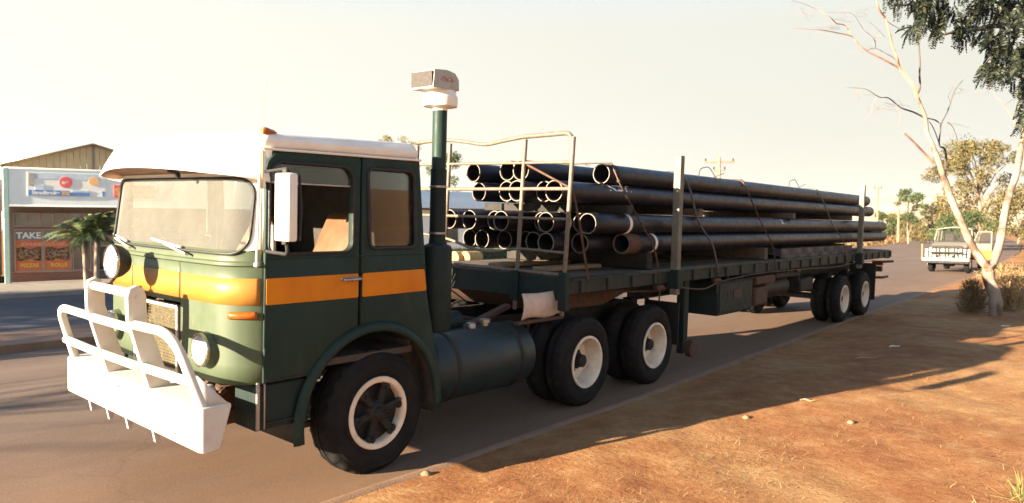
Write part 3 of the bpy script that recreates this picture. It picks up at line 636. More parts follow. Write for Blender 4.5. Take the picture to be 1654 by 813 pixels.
for side, X in ((1, XR), (-1, XL)):
    t = .05; xc = X - side*t/2
    d = empty('door', (0, 0, 0)); d.parent = truck
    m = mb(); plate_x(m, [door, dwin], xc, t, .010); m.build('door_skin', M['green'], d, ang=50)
    if side > 0:
        m = mb(); m.tube([(X+.002, y, z) for y, z in rrect(-.965, -.265, 1.775, 2.41, [.06, .08, .11, .11], 6)], .011, 8, closed=True); m.build('window_rubber', M['black'], d)
    m = mb(); m.bb(xc-.003, xc+.003, -.95, -.28, 1.79, 2.395)
    if side < 0: m.build('window_pane', M['glass'], d)
    else:      # kerb-side glass is wound down: only the top band and the pane in the slot show
        m = mb(); m.bb(xc-.003, xc+.003, -.95, -.28, 2.27, 2.395); m.build('window_pane', M['glass'], d)
        m = mb(); m.bb(xc-.006, xc+.006, -.95, -.28, 2.262, 2.272); m.build('pane_edge', M['alum'], d)
    m = mb(); plate_x(m, [rrect(-.985, ySeam-.018, 1.43, 1.612, .012)], X+side*.0025, .003, .0005); m.build('orange_stripe', M['orange'], d)
    m = mb(); m.tube(fillet([(X+side*.0, -.36, 1.572), (X+side*.035, -.355, 1.572), (X+side*.035, -.205, 1.572), (X, -.20, 1.572)], .015, 3), .010, 8); m.box((X+side*.004, -.28, 1.572), (.008, .18, .03), .003); m.build('handle', M['chrome'], d)
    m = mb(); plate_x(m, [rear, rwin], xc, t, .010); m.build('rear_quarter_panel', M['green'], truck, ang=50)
    m = mb(); m.tube([(X+side*.002, y, z) for y, z in rwin], .014, 8, closed=True); m.build('quarter_window_rubber', M['black'], truck)
    m = mb(); plate_x(m, [rwin], xc, .006, .0); m.build('quarter_window', M['glass'], truck)
    m = mb(); plate_x(m, [[(-.16, 1.43), (.482, 1.437), (.492, 1.45), (.470, 1.60), (.458, 1.618), (-.16, 1.612), (-.172, 1.60), (-.172, 1.442)]], X+side*.0025, .003, .0005); m.build('orange_stripe', M['orange'], truck)
    for hz_ in (1.10, 1.72):
        m = mb(); m.tube([(X+side*.004, -.994, hz_-.035), (X+side*.004, -.994, hz_+.035)], .009, 8); m.build('hinge', M['green'], d)
    m = mb(); m.bb(X-side*.001, X+side*.0035, -.985, -.60, .905, .918, .001); m.build('door_edge_trim', M['dark'], d)
    # wheel arch lip and liner
    m = mb(); ap = arc(*AC, AR, 188, -6, 30)
    vs_ = []
    for y, z in ap:
        dy, dz = (y-AC[0])/AR, (z-AC[1])/AR
        for off, xx in ((-.012, X-side*.02), (-.012, X+side*.022), (.0, X+side*.030), (.035, X+side*.022), (.065, X-side*.0)):
            vs_.append((xx, AC[0]+dy*(AR+off), AC[1]+dz*(AR+off)))
    fs_ = [[i*5+k, i*5+k+1, (i+1)*5+k+1, (i+1)*5+k] for i in range(len(ap)-1) for k in range(4)]
    m.add(vs_, fs_); m.build('wheel_arch_lip', M['green'], truck, solid=.004, ang=60)
    m = mb(); m.grid(lambda u, v: (X-side*(.02+.55*v), AC[0]+AR*math.cos(R_(190-200*u)), AC[1]+AR*math.sin(R_(190-200*u))), 24, 2); m.build('wheel_arch_liner', M['black'], truck, solid=.006)
    # step box below the door
    m = mb(); m.bb(X-side*.30, X-side*.025, -1.045, -.60, .56, .875, .012); st = m.build('step_box', M['dgreen'], truck)
    m = mb(); m.bb(X-side*.03, X-side*.012, -1.04, -1.015, .57, .90, .004); m.bb(X-side*.03, X-side*.010, -.985, -.975, .57, .90, .003); m.build('step_strut', M['alum'], st)
    m = mb(); m.bb(X-side*.04, X-side*.005, -.97, -.62, .60, .615, .003); m.build('tread', M['dark'], st)
for side, X in ((1, XR), (-1, XL)):
    m = mb(); m.tube([(X+side*.006, -1.02, 2.488), (X+side*.008, .40, 2.508)], .009, 8); m.build('rain_gutter', M['white'], truck)
    m = mb(); m.tube([(X-side*.004, -.99, 1.745), (X-side*.004, .44, 1.745)], .008, 6); m.build('swage_line', M['green'], truck)
    for k in range(12):
        m = mb(); m.lathe([(.0005, .0), (.006, .0), (.0045, .003*side), (.0005, .004*side)], (X+side*.0005, -.93+.115*k if k < 7 else -.13+.115*(k-7), 2.463 if k < 7 else 2.47), 'X', 8); m.build('rivet', M['green'], truck)
# --- roof, back wall, floor, interior
m = mb(); m.bb(XL-.006, XR+.006, -1.035, .405, 2.485, 2.625, .065, seg=4)
o = m.build('roof', M['white'], truck, ang=60)
for v in o.data.vertices:
    if v.co.z > 2.5: v.co.z += .035*(1-((v.co.x-XM)/1.17)**2) + .035*(v.co.y+.3)*.5; v.co.x = XM+(v.co.x-XM)*(1-.02*(v.co.z > 2.58))
m = mb(); m.bb(XL+.02, XR-.02, .40, .43, .95, 2.52, .005); 
m2 = mb(); plate_y(m2, [[(XL+.03, 1.0), (XR-.03, 1.0), (XR-.03, 2.50), (XL+.03, 2.50)]], .40, .03, .003); m2.build('back_wall', M['green'], truck)
m = mb(); m.bb(XL+.06, XR-.06, .36, .38, .98, 2.45); m.build('rear_lining', M['inner'], truck)
m = mb(); m.bb(XL+.05, XR-.05, -.95, .39, .93, .98, 0); m.bb(-1.65, -.75, -1.1, .39, .98, 1.35, .05); m.bb(XL+.34, XR-.34, -1.13, -.88, 1.40, 1.74, .05); m.bb(XL+.06, XR-.06, -.95, .38, 2.455, 2.48, 0); m.build('cab_lining', M['inner'], truck)
for cx in (-.42, -1.82):
    st = empty('seat', (0, 0, 0)); st.parent = truck
    m = mb(); m.box((cx, -.42, 1.46), (.50, .48, .14), .05, None, 0, 3); m.build('seat_cushion', M['seat'], st)
    m = mb(); m.box((cx, -.13, 1.76), (.50, .13, .66), .055, Matrix.Rotation(R_(-27), 3, 'X'), 0, 3); m.build('seat_back', M['seat'], st)
m = mb(); c = Vector((-1.82, -.68, 1.72)); Rm = Matrix.Rotation(R_(28), 3, 'X')
m.tube([c+Rm @ Vector((.235*math.cos(t*math.pi/16), .235*math.sin(t*math.pi/16), 0)) for t in range(32)], .014, 8, closed=True)
for a in (0, 2.1, 4.2): m.tube([c, c+Rm @ Vector((.235*math.cos(a), .235*math.sin(a), 0))], .010, 6)
m.tube([c, c+Rm @ Vector((0, 0, -.5))], .02, 8); m.build('steering_wheel', M['black'], truck)
m = mb(); m.tube(spline([(-.75, -.55, 1.35), (-.72, -.52, 1.6), (-.74, -.50, 1.80), (-.78, -.48, 1.95)]), .022, 10); m.build('gear_lever', M['barwhite'], truck)
m = mb(); m.box((-1.05, -.35, 1.95), (.34, .06, .12), .02, Matrix.Rotation(.7, 3, 'Y')); m.build('sun_blind', M['seat'], truck)
# --- visor
VS0, VS1 = .0, LEN
m = mb()
def visor(u, v):
    s = .085+(LEN-.17)*u; k = math.sin(math.pi*u)
    lipout = .03 + .20*k**1.25; lipz = 2.262+.092*k**.7
    topout, topz = -.05-.05*(1-k)**2, 2.565+.045*k
    x0, y0, _ = F(s, 2.30, 0.0)
    x, y = pl(s, (topout+(lipout-topout)*(v**.85))*OUTS)
    z = topz+(lipz-topz)*(v**1.25)
    return (x, y, z)
m.grid(visor, 72, 12); vz = m.build('visor', M['fibre'], truck, solid=.012, ang=60)
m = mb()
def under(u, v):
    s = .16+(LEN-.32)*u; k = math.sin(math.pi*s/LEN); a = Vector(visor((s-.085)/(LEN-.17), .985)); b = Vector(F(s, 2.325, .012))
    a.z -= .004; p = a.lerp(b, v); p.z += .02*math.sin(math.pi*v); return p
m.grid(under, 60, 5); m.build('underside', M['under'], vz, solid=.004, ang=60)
m = mb(); m.box((-.72, -1.30, 2.335), (.09, .05, .035), .01); m.tube([(-.72, -1.28, 2.33), (-.72, -1.26, 2.29)], .02, 8); m.build('marker_lamp', M['dark'], vz)
m = mb(); m.bb(XR-.012, XR+.012, -1.045, -1.0, 2.22, 2.47, .004); m.tube([(XR+.012, -1.02, 2.44), (XR+.02, -1.02, 2.44)], .008, 8); m.build('bracket', M['white'], vz)
for x in (XR-.03, XL+.03):
    m = mb(); m.lathe([(.0005, -.025), (.018, -.022), (.027, -.008), (.029, .01), (.024, .03), (.014, .07), (.0005, .10)], (x, -.99, 2.607), 'Y', 16); m.build('marker_light', M['amber'], truck)
m = mb(); m.tube([(XR+.004, -1.06, 1.71), (XR+.006, -1.045, 2.26), (XR+.004, -1.04, 2.32)], .009, 8); m.lathe([(.0005, -.02), (.018, -.01), (.018, .01), (.0005, .02)], (XR+.004, -1.06, 1.71), 'Z', 12); m.build('grab_rod', M['barwhite'], truck)
m = mb(); m.tube([(XR+.014, -1.035, 1.78), (XR+.014, -1.03, 2.3), (XR+.016, -1.03, 2.60), (XR+.012, -1.0, 2.95)], [.0055, .005, .0035, .002], 6); m.build('aerial', pm('aerial_fibre', (.80, .55, .12), rough=.4), truck)
# --- mirror
mr = empty('mirror', (0, 0, 0)); mr.parent = truck
m = mb(); m.bb(.255, .42, -1.105, -1.04, 1.885, 2.315, .012, seg=2); m.build('mirror_housing', M['white'], mr)
m = mb(); m.bb(.27, .405, -1.039, -1.034, 1.90, 2.30); m.build('mirror_glass', M['chrome'], mr)
m = mb(); m.tube(fillet([(XR, -1.0, 2.335), (.34, -1.07, 2.345), (.345, -1.06, 2.31)], .02), .010, 8); m.tube(fillet([(XR, -1.0, 1.80), (.34, -1.06, 1.80), (.345, -1.07, 1.89)], .03), .012, 8); m.box((.33, -1.07, 2.33), (.05, .03, .03), .006); m.box((.33, -1.07, 1.875), (.05, .03, .03), .006)
m.tube([(.40, -1.02, 2.31), (.40, -1.0, 2.10), (.40, -1.01, 1.89)], .009, 6); m.build('mirror_arm', M['black'], mr)
# --- exhaust and air intake behind the cab
EX = -.16; EY = .735
m = mb(); m.lathe([(.0005, 1.06), (.12, 1.06), (.132, 1.09), (.132, 1.76), (.12, 1.80), (.075, 1.82), (.072, 1.86)], (EX, EY, 0), 'Z', 28); m.build('air_cleaner', M['dgreen'], truck)
m = mb(); m.lathe([(.062, 1.80), (.062, 2.985)], (EX, EY, 0), 'Z', 24); m.build('intake_stack', M['green'], truck)
m = mb(); m.lathe([(.0705, 1.78), (.0705, 2.46), (.063, 2.462)], (EX, EY, 0), 'Z', 24); sl = m.build('stack_sleeve', M['dgreen'], truck)
for z in (1.90, 2.30):
    m = mb(); m.lathe([(.071, z), (.076, z+.002), (.076, z+.018), (.071, z+.02)], (EX, EY, 0), 'Z', 24); m.build('hose_clamp', M['alum'], sl)
m = mb(); m.lathe([(.064, 2.96), (.064, 2.99), (.145, 2.995), (.150, 3.01), (.150, 3.075), (.142, 3.085), (.135, 3.10), (.135, 3.13), (.0005, 3.135)], (EX, EY, 0), 'Z', 32); pc = m.build('pre_cleaner', M['white'], truck)
m = mb()
m.prism([(-.215, 3.12), (-.20, 3.27), (-.06, 3.285), (.04, 3.27), (.085, 3.22), (.09, 3.13)], lambda a, b, c: (EX+c, EY+a, b), -.135, .135); o = m.build('ram_scoop', M['alum'], pc, ang=20)
m = mb(); m.bb(EX-.125, EX+.125, EY-.222, EY-.213, 3.135, 3.26); m.build('scoop_mesh', M['brown'], pc)
m = mb(); m.bb(EX+.134, EX+.138, EY-.12, EY+.02, 3.19, 3.225)
m.build('faded_decal', pm('faded_maroon_decal', (.28, .08, .07), (.60, .50, .42), 30, .6), pc)
# coiled air hoses between cab and trailer
for k, (y0, y1, z) in enumerate(((.80, 1.35, 1.22), (.85, 1.5, 1.10))):
    m = mb(); m.tube([(-1.0-.25*k+.07*math.cos(t*.7), y0+(y1-y0)*t/90, z-.10*math.sin(math.pi*t/90)+.07*math.sin(t*.7)) for t in range(91)], .009, 6); m.build('coiled_hose', M['black'], truck)
# --- chassis, tanks, axles, guards
m = mb()
for x in (-1.62, -.78): m.bb(x-.04, x+.04, -.9, 5.15, .72, .97, .008)
for y in (.6, 1.4, 2.2, 3.7, 5.1): m.bb(-1.60, -.80, y-.05, y+.05, .75, .93, .008)
m.build('chassis_frame', M['dark'], truck)
m = mb()
for y in (0, 2.93, 4.42):
    m.tube([(-2.1, y, .49), (-.3, y, .49)], .065, 12); 
    if y > 1: m.lathe([(.0005, -.22), (.14, -.17), (.19, 0), (.14, .17), (.0005, .22)], (-1.2, y, .49), 'X', 20)
for x in (-1.72, -.68):
    m.box((x, 3.68, .70), (.08, 1.7, .12), .02); m.box((x, 0, .62), (.08, 1.2, .06), .02)
m.build('axles', M['dark'], truck)
for side, X in ((1, -.08), (-1, -2.32)):
    c = (X-side*.325, 0, .665)
    tk = mb(); 
    prof = [(.0005, .70), (.18, .70), (.285, .715), (.312, .74), (.325, .78), (.325, 2.04), (.312, 2.08), (.285, 2.10), (.18, 2.115), (.0005, 2.115)]
    tk.lathe(prof, (c[0], 0, c[2]), 'Y', 44); t_ = tk.build('fuel_tank', M['tank'], truck, ang=30)
    for y in (.98, 1.86):
        m = mb(); m.lathe([(.327, y-.025), (.331, y-.02), (.331, y+.02), (.327, y+.025)], (c[0], 0, c[2]), 'Y', 44); m.build('tank_strap', M['dark'], t_)
    m = mb(); m.lathe([(.05, .31), (.05, .355), (.045, .365), (.0005, .37)], (c[0]+.02*side, 1.42, c[2]), 'Z', 16); m.build('filler_cap', M['alum'], t_)
    m = mb(); m.lathe([(.035, .31), (.035, .35), (.055, .352), (.055, .385), (.0005, .39)], (c[0]+.02*side, 1.62, c[2]), 'Z', 16); m.build('filler_cap', M['alum'], t_)
m = mb(); m.lathe([(.0005, .95), (.09, .95), (.10, .97), (.10, 1.38), (.09, 1.40), (.0005, 1.40)], (-.55, 0, 1.04), 'Y', 20); m.build('air_tank', M['dgreen'], truck)
m = mb(); m.box((-.62, 1.9, 1.02), (.10, .7, .05), .01, Matrix.Rotation(.25, 3, 'X')); m.box((-1.2, 1.55, 1.03), (.85, .3, .05), .01); m.build('catwalk', M['rust'], truck)
m = mb(); m.lathe([(.0005, -.05), (.35, -.05), (.45, -.02), (.45, .02), (.0005, .02)], (-1.2, 3.5, 1.12), 'Z', 32); m.bb(-1.65, -.75, 3.2, 3.9, .97, 1.08, .02); m.build('turntable', M['dark'], truck)
# the dirty white guard sheet ahead of the drive wheels
m = mb()
def gsheet(u, v):
    y = 1.88+.66*u; top = 1.305-.012*math.sin(math.pi*u); bot = 1.035+.02*u+.018*math.sin(2*math.pi*u+.4)-.012*(u > .97); z = bot+(top-bot)*v
    return (-.13+.03*math.sin(math.pi*v)-.03*u, y, z)
m.grid(gsheet, 18, 8); gs_ = m.build('guard_sheet', M['sheet'], truck, solid=.012)
m = mb(); m.tube([(-.150, 2.47, 1.225), (-.115, 2.47, 1.225)], .018, 10); m.build('bolt_hole', M['black'], gs_)
m = mb(); m.bb(-.20, -.14, 1.84, 2.6, .99, 1.02, .005); m.tube([(-.2, 2.52, 1.26), (-.05, 2.52, 1.26)], .02, 8); m.build('guard_bracket', M['rust'], truck)
# lamps and tail light of the tractor
m = mb(); m.bb(-.28, -.12, 5.12, 5.18, .78, .90, .01); m.build('tail_light', M['amber'], truck)
for side, X, rz in ((1, -.045, 0), (-1, -2.355, math.pi)):
    front_wheel('front_wheel', (X, .03, .488), rz, truck)
    for y in (2.93, 4.42): dual_wheel('drive_wheel', (X+side*.012, y, .492), truck, side)
m = mb(); m.bb(-.56, -.04, 5.02, 5.035, .42, .98, .003); m.build('mud_flap', M['black'], truck)
m = mb(); m.bb(-2.36, -1.84, 5.02, 5.035, .42, .98, .003); m.build('mud_flap', M['black'], truck)
# ------------------------------------------------------------------ the semi-trailer
trailer = empty('flat_top_trailer', (0, 0, 0), (0, PHI, 0), 'long flat deck trailer with bent tube headboard, carrying the black steel pipes', 'trailer')
TX0, TX1, TY0, TY1, DZ = -2.40, 0.0, 2.46, 15.65, 1.445
m = mb()
for x0, x1, sd_ in ((-.05, .0, 1), (-2.40, -2.35, -1)):
    m.bb(x0, x1, TY0, TY1, 1.265, DZ, .006); 
m.build('side_rail', M['rail'], trailer)
m = mb()
for x in (.012, -2.412):
    for i in range(26): y = TY0+.25+.52*i; m.bb(x-.013, x+.013, y-.035, y+.035, 1.275, 1.425, .003)
    m.bb(x-.008, x+.010, TY0+.05, TY1-.05, 1.405, 1.43, .003)
tag(m.build('rope_rail_pockets', M['rail'], trailer), kind='stuff')
m = mb(); m.bb(TX0, TX1, TY0-.05, TY0, 1.20, DZ, .006); m.build('front_beam', M['dgreen'], trailer)
m = mb(); m.bb(TX0, TX1, TY1, TY1+.06, 1.24, DZ, .006); m.build('rear_beam', M['rail'], trailer)
for i in range(9):      # deck boards run along the trailer
    x0 = -2.345+.255*i; m = mb(); m.bb(x0, x0+.247, TY0+.01, TY1-.01, DZ-.045, DZ-.003+random.uniform(-.004, .003), .003); m.build('deck_board', M['deck'], trailer, smooth=False)
m = mb()
for x in (-1.65, -.75):
    m.bb(x-.07, x+.07, 4.9, TY1-.2, 1.355, 1.385, .0); m.bb(x-.012, x+.012, 4.9, TY1-.2, .99, 1.355); m.bb(x-.07, x+.07, 4.9, TY1-.2, .96, .99)
    m.bb(x-.05, x+.05, TY0+.1, 4.95, 1.16, 1.385, .004)
m.build('main_beam', M['dark'], trailer)
m = mb()
for i in range(22): y = TY0+.35+.6*i; m.bb(-2.34, -.06, y-.03, y+.03, 1.29, 1.385, .004)
m.build('cross_members', M['dark'], trailer)
m = mb(); m.prism([(TY0+.02, 1.19), (TY0+.25, 1.02), (3.9, 1.00), (4.6, 1.16)], lambda a, b, c: (c, a, b), -1.95, -.5); m.build('skid_plate', M['rust'], trailer)
m = mb()
for i in range(9):
    for k in range(2): m.box((-1.95+.045*i, TY0-.065, 1.34-.085*k), (.012, .006, .075), .002, Matrix.Rotation(.5, 3, 'Y'))
m.build('expanded_mesh_plate', M['alum'], trailer)
m = mb(); m.box((-1.86, TY0-.10, 1.475), (.62, .16, .035), .006); m.build('front_plank', M['timber'], trailer)
# headboard: four raked posts and bent rails
HB = [(-.025), (-.665), (-1.80), (-2.37)]
HY = lambda z: 2.42 + (z-1.28)*.045
for x in HB:
    m = mb(); m.tube([(x, HY(1.05), 1.05), (x+.02*(x > -1), HY(2.90), 2.90)], .024, 12); m.build('post', M['frame'], trailer)
def railp(pts, r=.024, mat='frame'):
    m = mb(); m.tube(pts, r, 10); m.build('rail', M[mat], trailer)
railp(spline([(-2.37, HY(2.9)+.0, 2.93), (-2.1, HY(2.9), 2.945), (-1.80, HY(2.9), 2.94), (-1.5, HY(2.9), 2.905), (-1.25, HY(2.9)+.02, 2.872), (-.95, HY(2.9), 2.90), (-.665, HY(2.9), 2.93)], 5), .021)
railp(fillet([(-.665, HY(2.93), 2.93), (-.03, HY(2.93), 2.945), (-.005, HY(2.6), 2.60)], .09), .024)
railp([(-2.37, HY(2.65), 2.665), (-.005, HY(2.65), 2.64)], .016)
railp([(-2.37, HY(2.37), 2.36), (-.01, HY(2.37), 2.365)], .020)
railp([(-2.37, HY(2.05), 2.045), (-.02, HY(2.05), 2.05)], .017)
railp(spline([(-2.37, HY(1.72), 1.83), (-1.80, HY(1.72), 1.78), (-1.35, HY(1.7), 1.68), (-1.0, HY(1.7), 1.66), (-.66, HY(1.72), 1.71), (-.03, HY(1.72), 1.70)], 5), .016)
railp([(-2.37, HY(1.5), 1.485), (-.03, HY(1.5), 1.47)], .022)
m = mb(); m.tube([(-.66, 2.50, 2.645), (.0, 2.50, 2.36), (.03, 2.60, 2.0), (.035, 2.78, 1.42)], .013, 8); m.build('brace_rod', M['rust'], trailer)
m = mb(); m.bb(-.07, .03, 2.38, 2.47, 1.10, 1.50, .008); m.build('post_socket', M['dgreen'], trailer)
m = mb(); m.bb(-.72, -.62, 2.38, 2.44, 1.15, 1.48, .008); m.build('post_socket', M['dgreen'], trailer)
m = mb(); m.tube(fillet([(-.62, 2.52, 1.05), (-.62, 2.6, 1.0), (-.62, 2.6, .62)], .04), .02, 8); m.build('coupling_prop', M['rust'], trailer)
# stakes
for y, x in ((4.70, 0.0), (12.9, 0.0), (4.70, -2.40), (12.9, -2.40)):
    m = mb(); m.bb(x+.005-(0 if x > -1 else .10), x+.100-(0 if x > -1 else .10), y-.05, y+.05, 1.12, 2.87, .006); o = m.build('stake', M['stake'], trailer)
    m = mb(); m.bb(x-.02-(0 if x > -1 else .11), x+.13-(0 if x > -1 else .11), y-.07, y+.08, 1.20, 1.44, .008); m.build('stake_pocket', M['dgreen'], o)
# landing legs
for x in (-.20, -2.20):
    lg = mb(); lg.bb(x-.06, x+.06, 5.36, 5.50, .42, 1.26, .012); l_ = lg.build('landing_leg', M['dgreen'], trailer)
    m = mb(); m.bb(x-.045, x+.045, 5.385, 5.475, .24, .44, .008); m.build('inner_leg', M['dark'], l_)
    m = mb(); m.lathe([(.0005, -.05), (.09, -.05), (.115, -.045), (.118, 0), (.115, .045), (.09, .05), (.0005, .05)], (x+.08, 5.56, .30), 'X', 24); m.build('roller', M['rust'], l_)
m = mb(); m.tube([(-2.2, 5.43, .45), (-.2, 5.43, .45)], .035, 10); m.tube([(-.25, 5.40, .62), (-.6, 4.9, 1.1)], .02, 8); m.tube([(-.45, 5.45, .50), (-1.2, 6.0, 1.0)], .02, 8); m.build('leg_brace', M['dark'], trailer)
m = mb(); m.box((-.9, 5.3, .40), (.35, .2, .08), .02); m.build('leg_foot', M['dark'], trailer)
m = mb(); m.tube(spline([(-.15, 5.2, 1.22), (-.11, 4.6, 1.17), (-.08, 3.9, 1.20), (-.2, 3.2, 1.22)]), .012, 6); m.tube(spline([(.0, 4.9, 1.20), (.01, 5.6, 1.13), (.0, 6.2, 1.20), (.0, 7.5, 1.25), (.0, 9.5, 1.235), (.0, 11.5, 1.20), (.0, 13.5, 1.24), (.02, 15.6, 1.18)]), .010, 6); m.build('air_line', M['chain'], trailer)
# toolbox and the things hung beside it
tb = mb(); tb.bb(-.62, -.02, 6.15, 7.40, .70, 1.19, .015); t_ = tb.build('toolbox', M['dgreen'], trailer)
m = mb(); m.bb(-.022, -.008, 6.19, 7.36, .74, 1.15, .006); m.build('lid', M['rail'], t_)
m = mb(); m.bb(-.64, .0, 6.12, 7.43, 1.185, 1.20, .004); m.bb(-.60, -.04, 6.5, 6.56, 1.20, 1.28); m.bb(-.60, -.04, 7.0, 7.06, 1.20, 1.28); m.build('hanger', M['dark'], t_)
m = mb(); m.tube([(-.005, 6.45, 1.0), (.012, 6.45, 1.0)], .02, 8); m.bb(-.006, .004, 6.65, 6.95, .93, 1.05, .002); m.build('latch_plate', M['rust'], t_)
m = mb(); m.bb(-.55, -.06, 7.62, 8.15, .72, 1.02, .03); m.build('battery_box', M['rust'], trailer)
m = mb(); m.bb(-.30, -.02, 7.55, 8.35, 1.06, 1.20, .02); m.build('rust_tray', M['rust'], trailer)
m = mb(); m.tube([(-.42, 8.5, .92), (-.42, 9.6, .92)], .19, 22); m.build('water_drum', M['brown'], trailer)
m = mb(); m.bb(-.30, -.05, 8.45, 9.65, 1.11, 1.22, .02); m.bb(-.5, -.1, 9.8, 10.5, .80, 1.05, .03); m.build('drum_cradle', M['dark'], trailer)
# spare wheel under the deck
# axle group
m = mb()
for y in (12.32, 13.86): m.tube([(-2.15, y, .50), (-.25, y, .50)], .065, 12)
for x in (-1.75, -.65):
    m.box((x, 13.1, .72), (.09, 2.5, .10), .02); m.bb(x-.04, x+.04, 11.6, 14.6, .88, .97, .01)
    for y in (11.7, 13.09, 14.45): m.bb(x-.06, x+.06, y-.06, y+.06, .66, .97, .01)
m.build('axle_group', M['dark'], trailer)
for side, X in ((1, -.03), (-1, -2.37)):
    for y in (12.32, 13.86): dual_wheel('trailer_wheel', (X, y, .495), trailer, side)
for x0 in (-.62, -2.36):
    m = mb(); m.bb(x0, x0+.58, 14.66, 14.68, .30, 1.15, .004); m.build('mud_flap', M['black'], trailer)
m = mb(); m.bb(-2.3, -.1, 15.40, 15.52, .92, 1.05, .01); m.tube([(-.1, 15.3, 1.16), (.06, 15.75, 1.17)], .03, 8); m.build('rear_bumper', M['rust'], trailer)
m = mb(); m.tube([(-.5, 14.7, .80), (-.02, 15.2, .80), (-.02, 15.65, .80)], .03, 8); m.build('spare_hanger_bar', M['rust'], trailer)
m = mb(); m.bb(-.35, -.1, 15.52, 15.56, 1.06, 1.18, .01); m.build('tail_light', M['amber'], trailer)
# winch straps tails etc on the side rail
for y in (4.35, 6.0, 9.3, 12.2): 
    m = mb(); m.tube([(-.03, y, 1.22), (.0, y+.14, 1.22)], .035, 10); m.tube([(.01, y+.05, 1.22), (.02, y+.02, 1.05)], .010, 6); m.build('load_winch', M['rust'], trailer)

# ------------------------------------------------------------------ the load of pipes
PR = .117
ROWS = {1: (2.583, 14.60), 2: (2.347, 14.92), 3: (2.004, 15.62), 4: (1.768, 15.70)}
PIPES = [(1, -.33, 3.52), (1, -.58, 4.2), (1, -.83, 2.66), (1, -1.08, 2.70), (1, -1.33, 3.4), (1, -1.58, 3.5), (1, -1.82, 2.92),
         (2, -.32, 2.60), (2, -.57, 2.74), (2, -.815, 2.57), (2, -1.06, 2.68), (2, -1.31, 3.2), (2, -1.56, 3.3), (2, -1.80, 3.0),
         (3, -.20, 3.08), (3, -.445, 3.3), (3, -.69, 2.96), (3, -.935, 3.2), (3, -1.18, 2.72), (3, -1.425, 2.9), (3, -1.67, 2.72), (3, -1.915, 2.62), (3, -2.16, 3.0),
         (4, -.20, 3.80), (4, -.445, 3.3), (4, -.69, 2.95), (4, -.935, 3.05), (4, -1.18, 3.2), (4, -1.425, 3.1), (4, -1.67, 2.95), (4, -1.915, 2.98), (4, -2.16, 3.3)]
ordn = ['', 'nearest the kerb', 'second from the kerb', 'third from the kerb', 'fourth from the kerb', 'fifth from the kerb', 'sixth from the kerb', 'seventh from the kerb', 'eighth from the kerb', 'farthest from the kerb']
rown = {1: 'top', 2: 'second', 3: 'third', 4: 'bottom'}
cnt = {}
for row, x, y0 in PIPES:
    cnt[row] = cnt.get(row, 0)+1; z, y1 = ROWS[row]; y1 += random.uniform(-.05, .05) if cnt[row] > 1 else 0
    r = PR; n = 28
    dx = random.uniform(-.012, .012) if cnt[row] > 1 else 0
    m = mb(); Ln = y1-y0
    # slight sag and joint between the two lengths of each pipe
    prof = [(r-.018, .30), (r-.016, .012), (r-.006, .0)] + [(r, .012), (r, .30)] + [(r, t) for t in np.linspace(.6, Ln-.3, 14)] + [(r, Ln-.02), (r-.02, Ln), (r*.55, Ln+.004), (.0005, Ln+.004)]
    m.lathe(prof, (0, 0, 0), 'Y', n)
    m.lathe([(r-.018, .30), (r-.018, 2.2), (.0005, 2.2)], (0, 0, 0), 'Y', n, 1)
    lab = 'dark steel pipe in the %s layer of the load, %s' % (rown[row], ordn[cnt[row]])
    o = m.build('steel_pipe', [M['pipe'], M['pipein']], None, loc=TILT @ Vector((x+dx, y0, z)), rot=(0, PHI, 0))
    tag(o, lab, 'pipe', 'dark steel pipes stacked on the trailer')
    m = mb(); a0 = random.uniform(0, 6); 
    m.lathe([(r-.011, .008), (r-.010, -.003), (r-.001, -.003), (r+.0010, .003), (r+.0010, .006)], (0, 0, 0), 'Y', n, rad=None); m.build('pipe_rim', M['ring'], o)
    if (row, cnt[row]) in ((3, 1), (4, 1), (3, 3), (4, 3), (1, 1)):
        yb = {(3, 1): 3.80, (4, 1): 4.42, (3, 3): 3.25, (4, 3): 3.6, (1, 1): 3.72}[(row, cnt[row])]-y0
        m = mb(); m.lathe([(r+.0005, yb), (r+.006, yb+.004), (r+.006, yb+(.05 if row > 1 else .012)), (r+.0005, yb+(.054 if row > 1 else .016))], (0, 0, 0), 'Y', n); m.build('painted_band', M['band'] if row != 1 else M['pipe'], o)
    if (row, cnt[row]) == (4, 1):
        m = mb(); m.lathe([(r+.0005, .0), (r+.010, .004), (r+.010, .26), (r+.0005, .27)], (0, 0, 0), 'Y', n); m.build('collar', M['rust'], o)
    if row == 2 and cnt[row] == 1:       # white chalk marks brushed on the pipe
        vs_, fs_ = text_mesh('NZVI', .165, .006); out = []
        for a, b, c in vs_:
            th_ = R_(52)-(b-.05)/r*1.0; out.append(((r+.0025)*math.cos(th_), 3.52-y0+a*1.35, (r+.0025)*math.sin(th_)))
        out = [((r+.0025)*math.cos(R_(22)+(b)/r*.75), 3.52-y0+a*1.35, (r+.0025)*math.sin(R_(22)+(b)/r*.75)) for a, b, c in vs_]
        m = mb(); m.add(out, fs_); m.build('chalk_mark', M['band'], o, norm=False)
    if row == 3 and cnt[row] == 1:
        vs_, fs_ = text_mesh('X', .14, .006); out = [((r+.0025)*math.cos(R_(15)+b/r*.8), 8.7-y0+a, (r+.0025)*math.sin(R_(15)+b/r*.8)) for a, b, c in vs_]
        m = mb(); m.add(out, fs_); m.build('chalk_mark', M['band'], o, norm=False)
        vs_, fs_ = text_mesh('III', .16, .008); out = [((r+.0025)*math.cos(R_(5)+b/r*.8), 13.55-y0+a*2, (r+.0025)*math.sin(R_(5)+b/r*.8)) for a, b, c in vs_]
        m = mb(); m.add(out, fs_); m.build('chalk_mark', M['rust'], o, norm=False)
